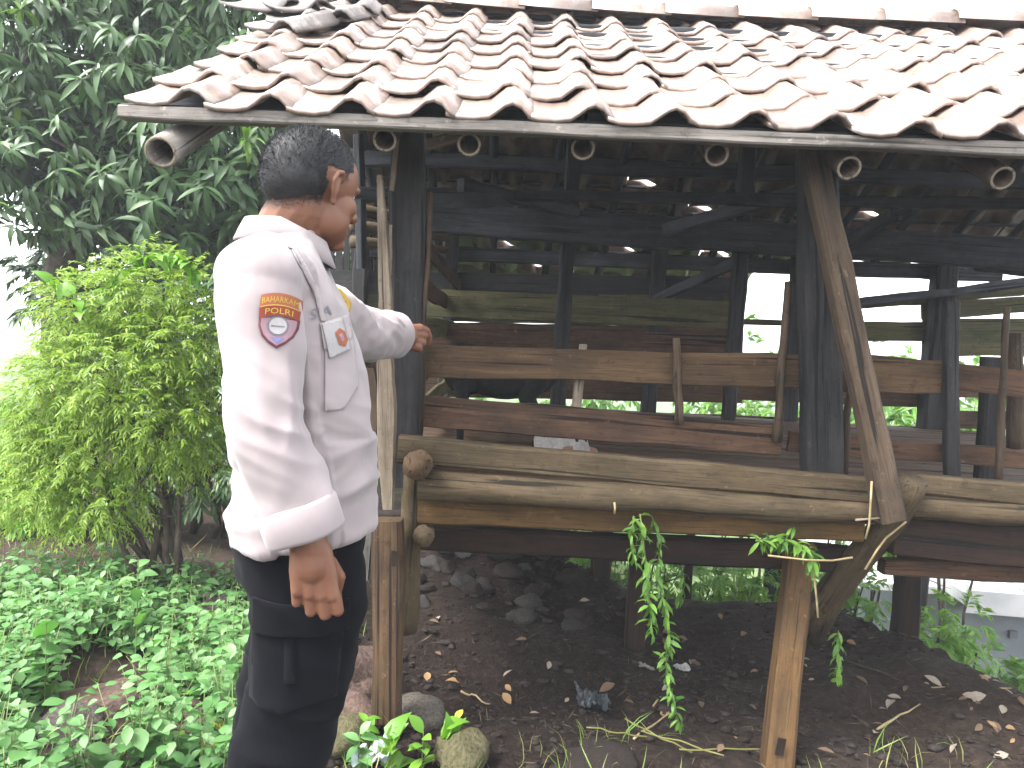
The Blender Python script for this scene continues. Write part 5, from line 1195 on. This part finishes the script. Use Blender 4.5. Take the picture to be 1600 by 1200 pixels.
# crumpled plastic and paper
def crumple(name, px, py, sx, sy, amp, mat, label, cat, seed, hh=.03):
    q = on_ground(px, py); v = []; f = []; N = 14
    for i in range(N + 1):
        for j in range(N + 1):
            a = (i / N - .5); b = (j / N - .5); e = 1 + .35 * nz(a * 4, b * 4, seed)
            x = q.x + a * sx * e; y = q.y + b * sy * e; v.append((x, y, gz(x, y) + .012 + hh * (.5 + nz(a * 3.3, b * 3.3, seed + 4)) + amp * abs(nz(a * 9, b * 9, seed + 8))))
    for i in range(N):
        for j in range(N): a = i * (N + 1) + j; f.append((a, a + 1, a + N + 2, a + N + 1))
    o = mk(name, mesh(name, v, f, False), mat); s_ = o.modifiers.new('t', 'SOLIDIFY'); s_.thickness = .0015; return tag(o, label, cat)
crumple('plastic_bag', 925, 1112, .12, .12, .05, plain('dark blue plastic', (.008, .011, .014), (.02, .027, .033), 30, .5, .35, .3), 'crumpled dark bluish plastic bag on the soil', 'bag', 3.0)
crumple('plastic_sheet', 582, 1195, .10, .14, .03, plain('pale mint plastic', (.30, .38, .36), (.38, .44, .42), 6, .45, .4, .05), 'pale mint plastic scrap at the bottom beside the seedlings', 'plastic', 9.0, .05)
crumple('paper_scrap', 1010, 1050, .06, .03, .02, plain('grey scrap', (.12, .11, .10), (.17, .16, .15), 20, .7, .3, .1), 'grey paper scrap beneath the trailing vine', 'paper', 14.0, .01)
crumple('paper_scrap', 1065, 1052, .06, .035, .02, plain('white scrap', (.2, .2, .19), (.26, .25, .24), 20, .7, .3, .1), 'whitish scrap right beside the trailing vine end', 'paper', 18.0, .01)

# ================================================================== HOUSE BELOW THE TERRACE, RIGHT
M_hw = plain('pale blue plaster', (.14, .155, .17), (.17, .185, .20), 2.5, .9, .2, .1)
M_hr = plain('white sheet roof', (.34, .34, .34), (.42, .42, .42), 3, .5, .4, .1)
c0 = P(1512, 945, 8.2)                                  # near left corner of the roof slab
hz0 = c0.z; hr_ = R(-4)
house = empty('house', (c0.x + .2, 8.4, gz(c0.x + .5, 9)), 'pale house with white sheet roof below the terrace at right', 'house', None, hr_)
Hm = Matrix.Translation((c0.x, 8.2, hz0)) @ Matrix.Rotation(hr_, 4, 'Z')
def hbox(name, x0, x1, y0, y1, z0, z1, mat, parent=None):
    v = [(x, y, z) for x in (x0, x1) for y in (y0, y1) for z in (z0, z1)]; f = [(0, 1, 3, 2), (4, 6, 7, 5), (0, 4, 5, 1), (2, 3, 7, 6), (0, 2, 6, 4), (1, 5, 7, 3)]
    return mk(name, mesh(name, v, f, False), mat, parent or house, Hm)
hbox('wall', .15, 4.8, .35, 4.3, -3.2, -.03, M_hw)
rf = hbox('roof', 0, 5, .02, 4.6, -.02, .10, M_hr); hbox('fascia', -.02, 5.02, -.02, .015, -.08, .16, M_hr, rf)
for k in range(16): hbox('roof_rib', .10 + k * .3, .14 + k * .3, .05, 4.55, .101, .14, M_hr, rf)
for k in range(2):
    wn = hbox('window', 1.2 + k * 1.7, 2.1 + k * 1.7, .30, .34, -1.7, -.7, M_pgrey); hbox('pane', 1.25 + k * 1.7, 2.05 + k * 1.7, .285, .298, -1.65, -.75, M_black, wn)
hbox('vent', .62, .70, .30, .345, -.42, -.34, M_pgrey)
hbox('canopy', -1.0, -.04, .5, 4.2, -.06, .02, M_hr)
# ================================================================== thin haze volume over the whole scene
m, n, out = newmat('haze'); v_ = n.nodes.new('ShaderNodeVolumePrincipled'); v_.inputs['Density'].default_value = .0032; v_.inputs['Color'].default_value = (.90, .94, 1, 1); n.links.new(v_.outputs[0], out.inputs['Volume'])
bxv = [(x, y, z) for x in (-540, 540) for y in (-200, 640) for z in (-8, 9.5)]
tag(mk('haze', mesh('haze', bxv, [(0, 1, 3, 2), (4, 6, 7, 5), (0, 4, 5, 1), (2, 3, 7, 6), (0, 2, 6, 4), (1, 5, 7, 3)], False), m), 'thin milky haze around the shed', 'haze', kind='stuff')
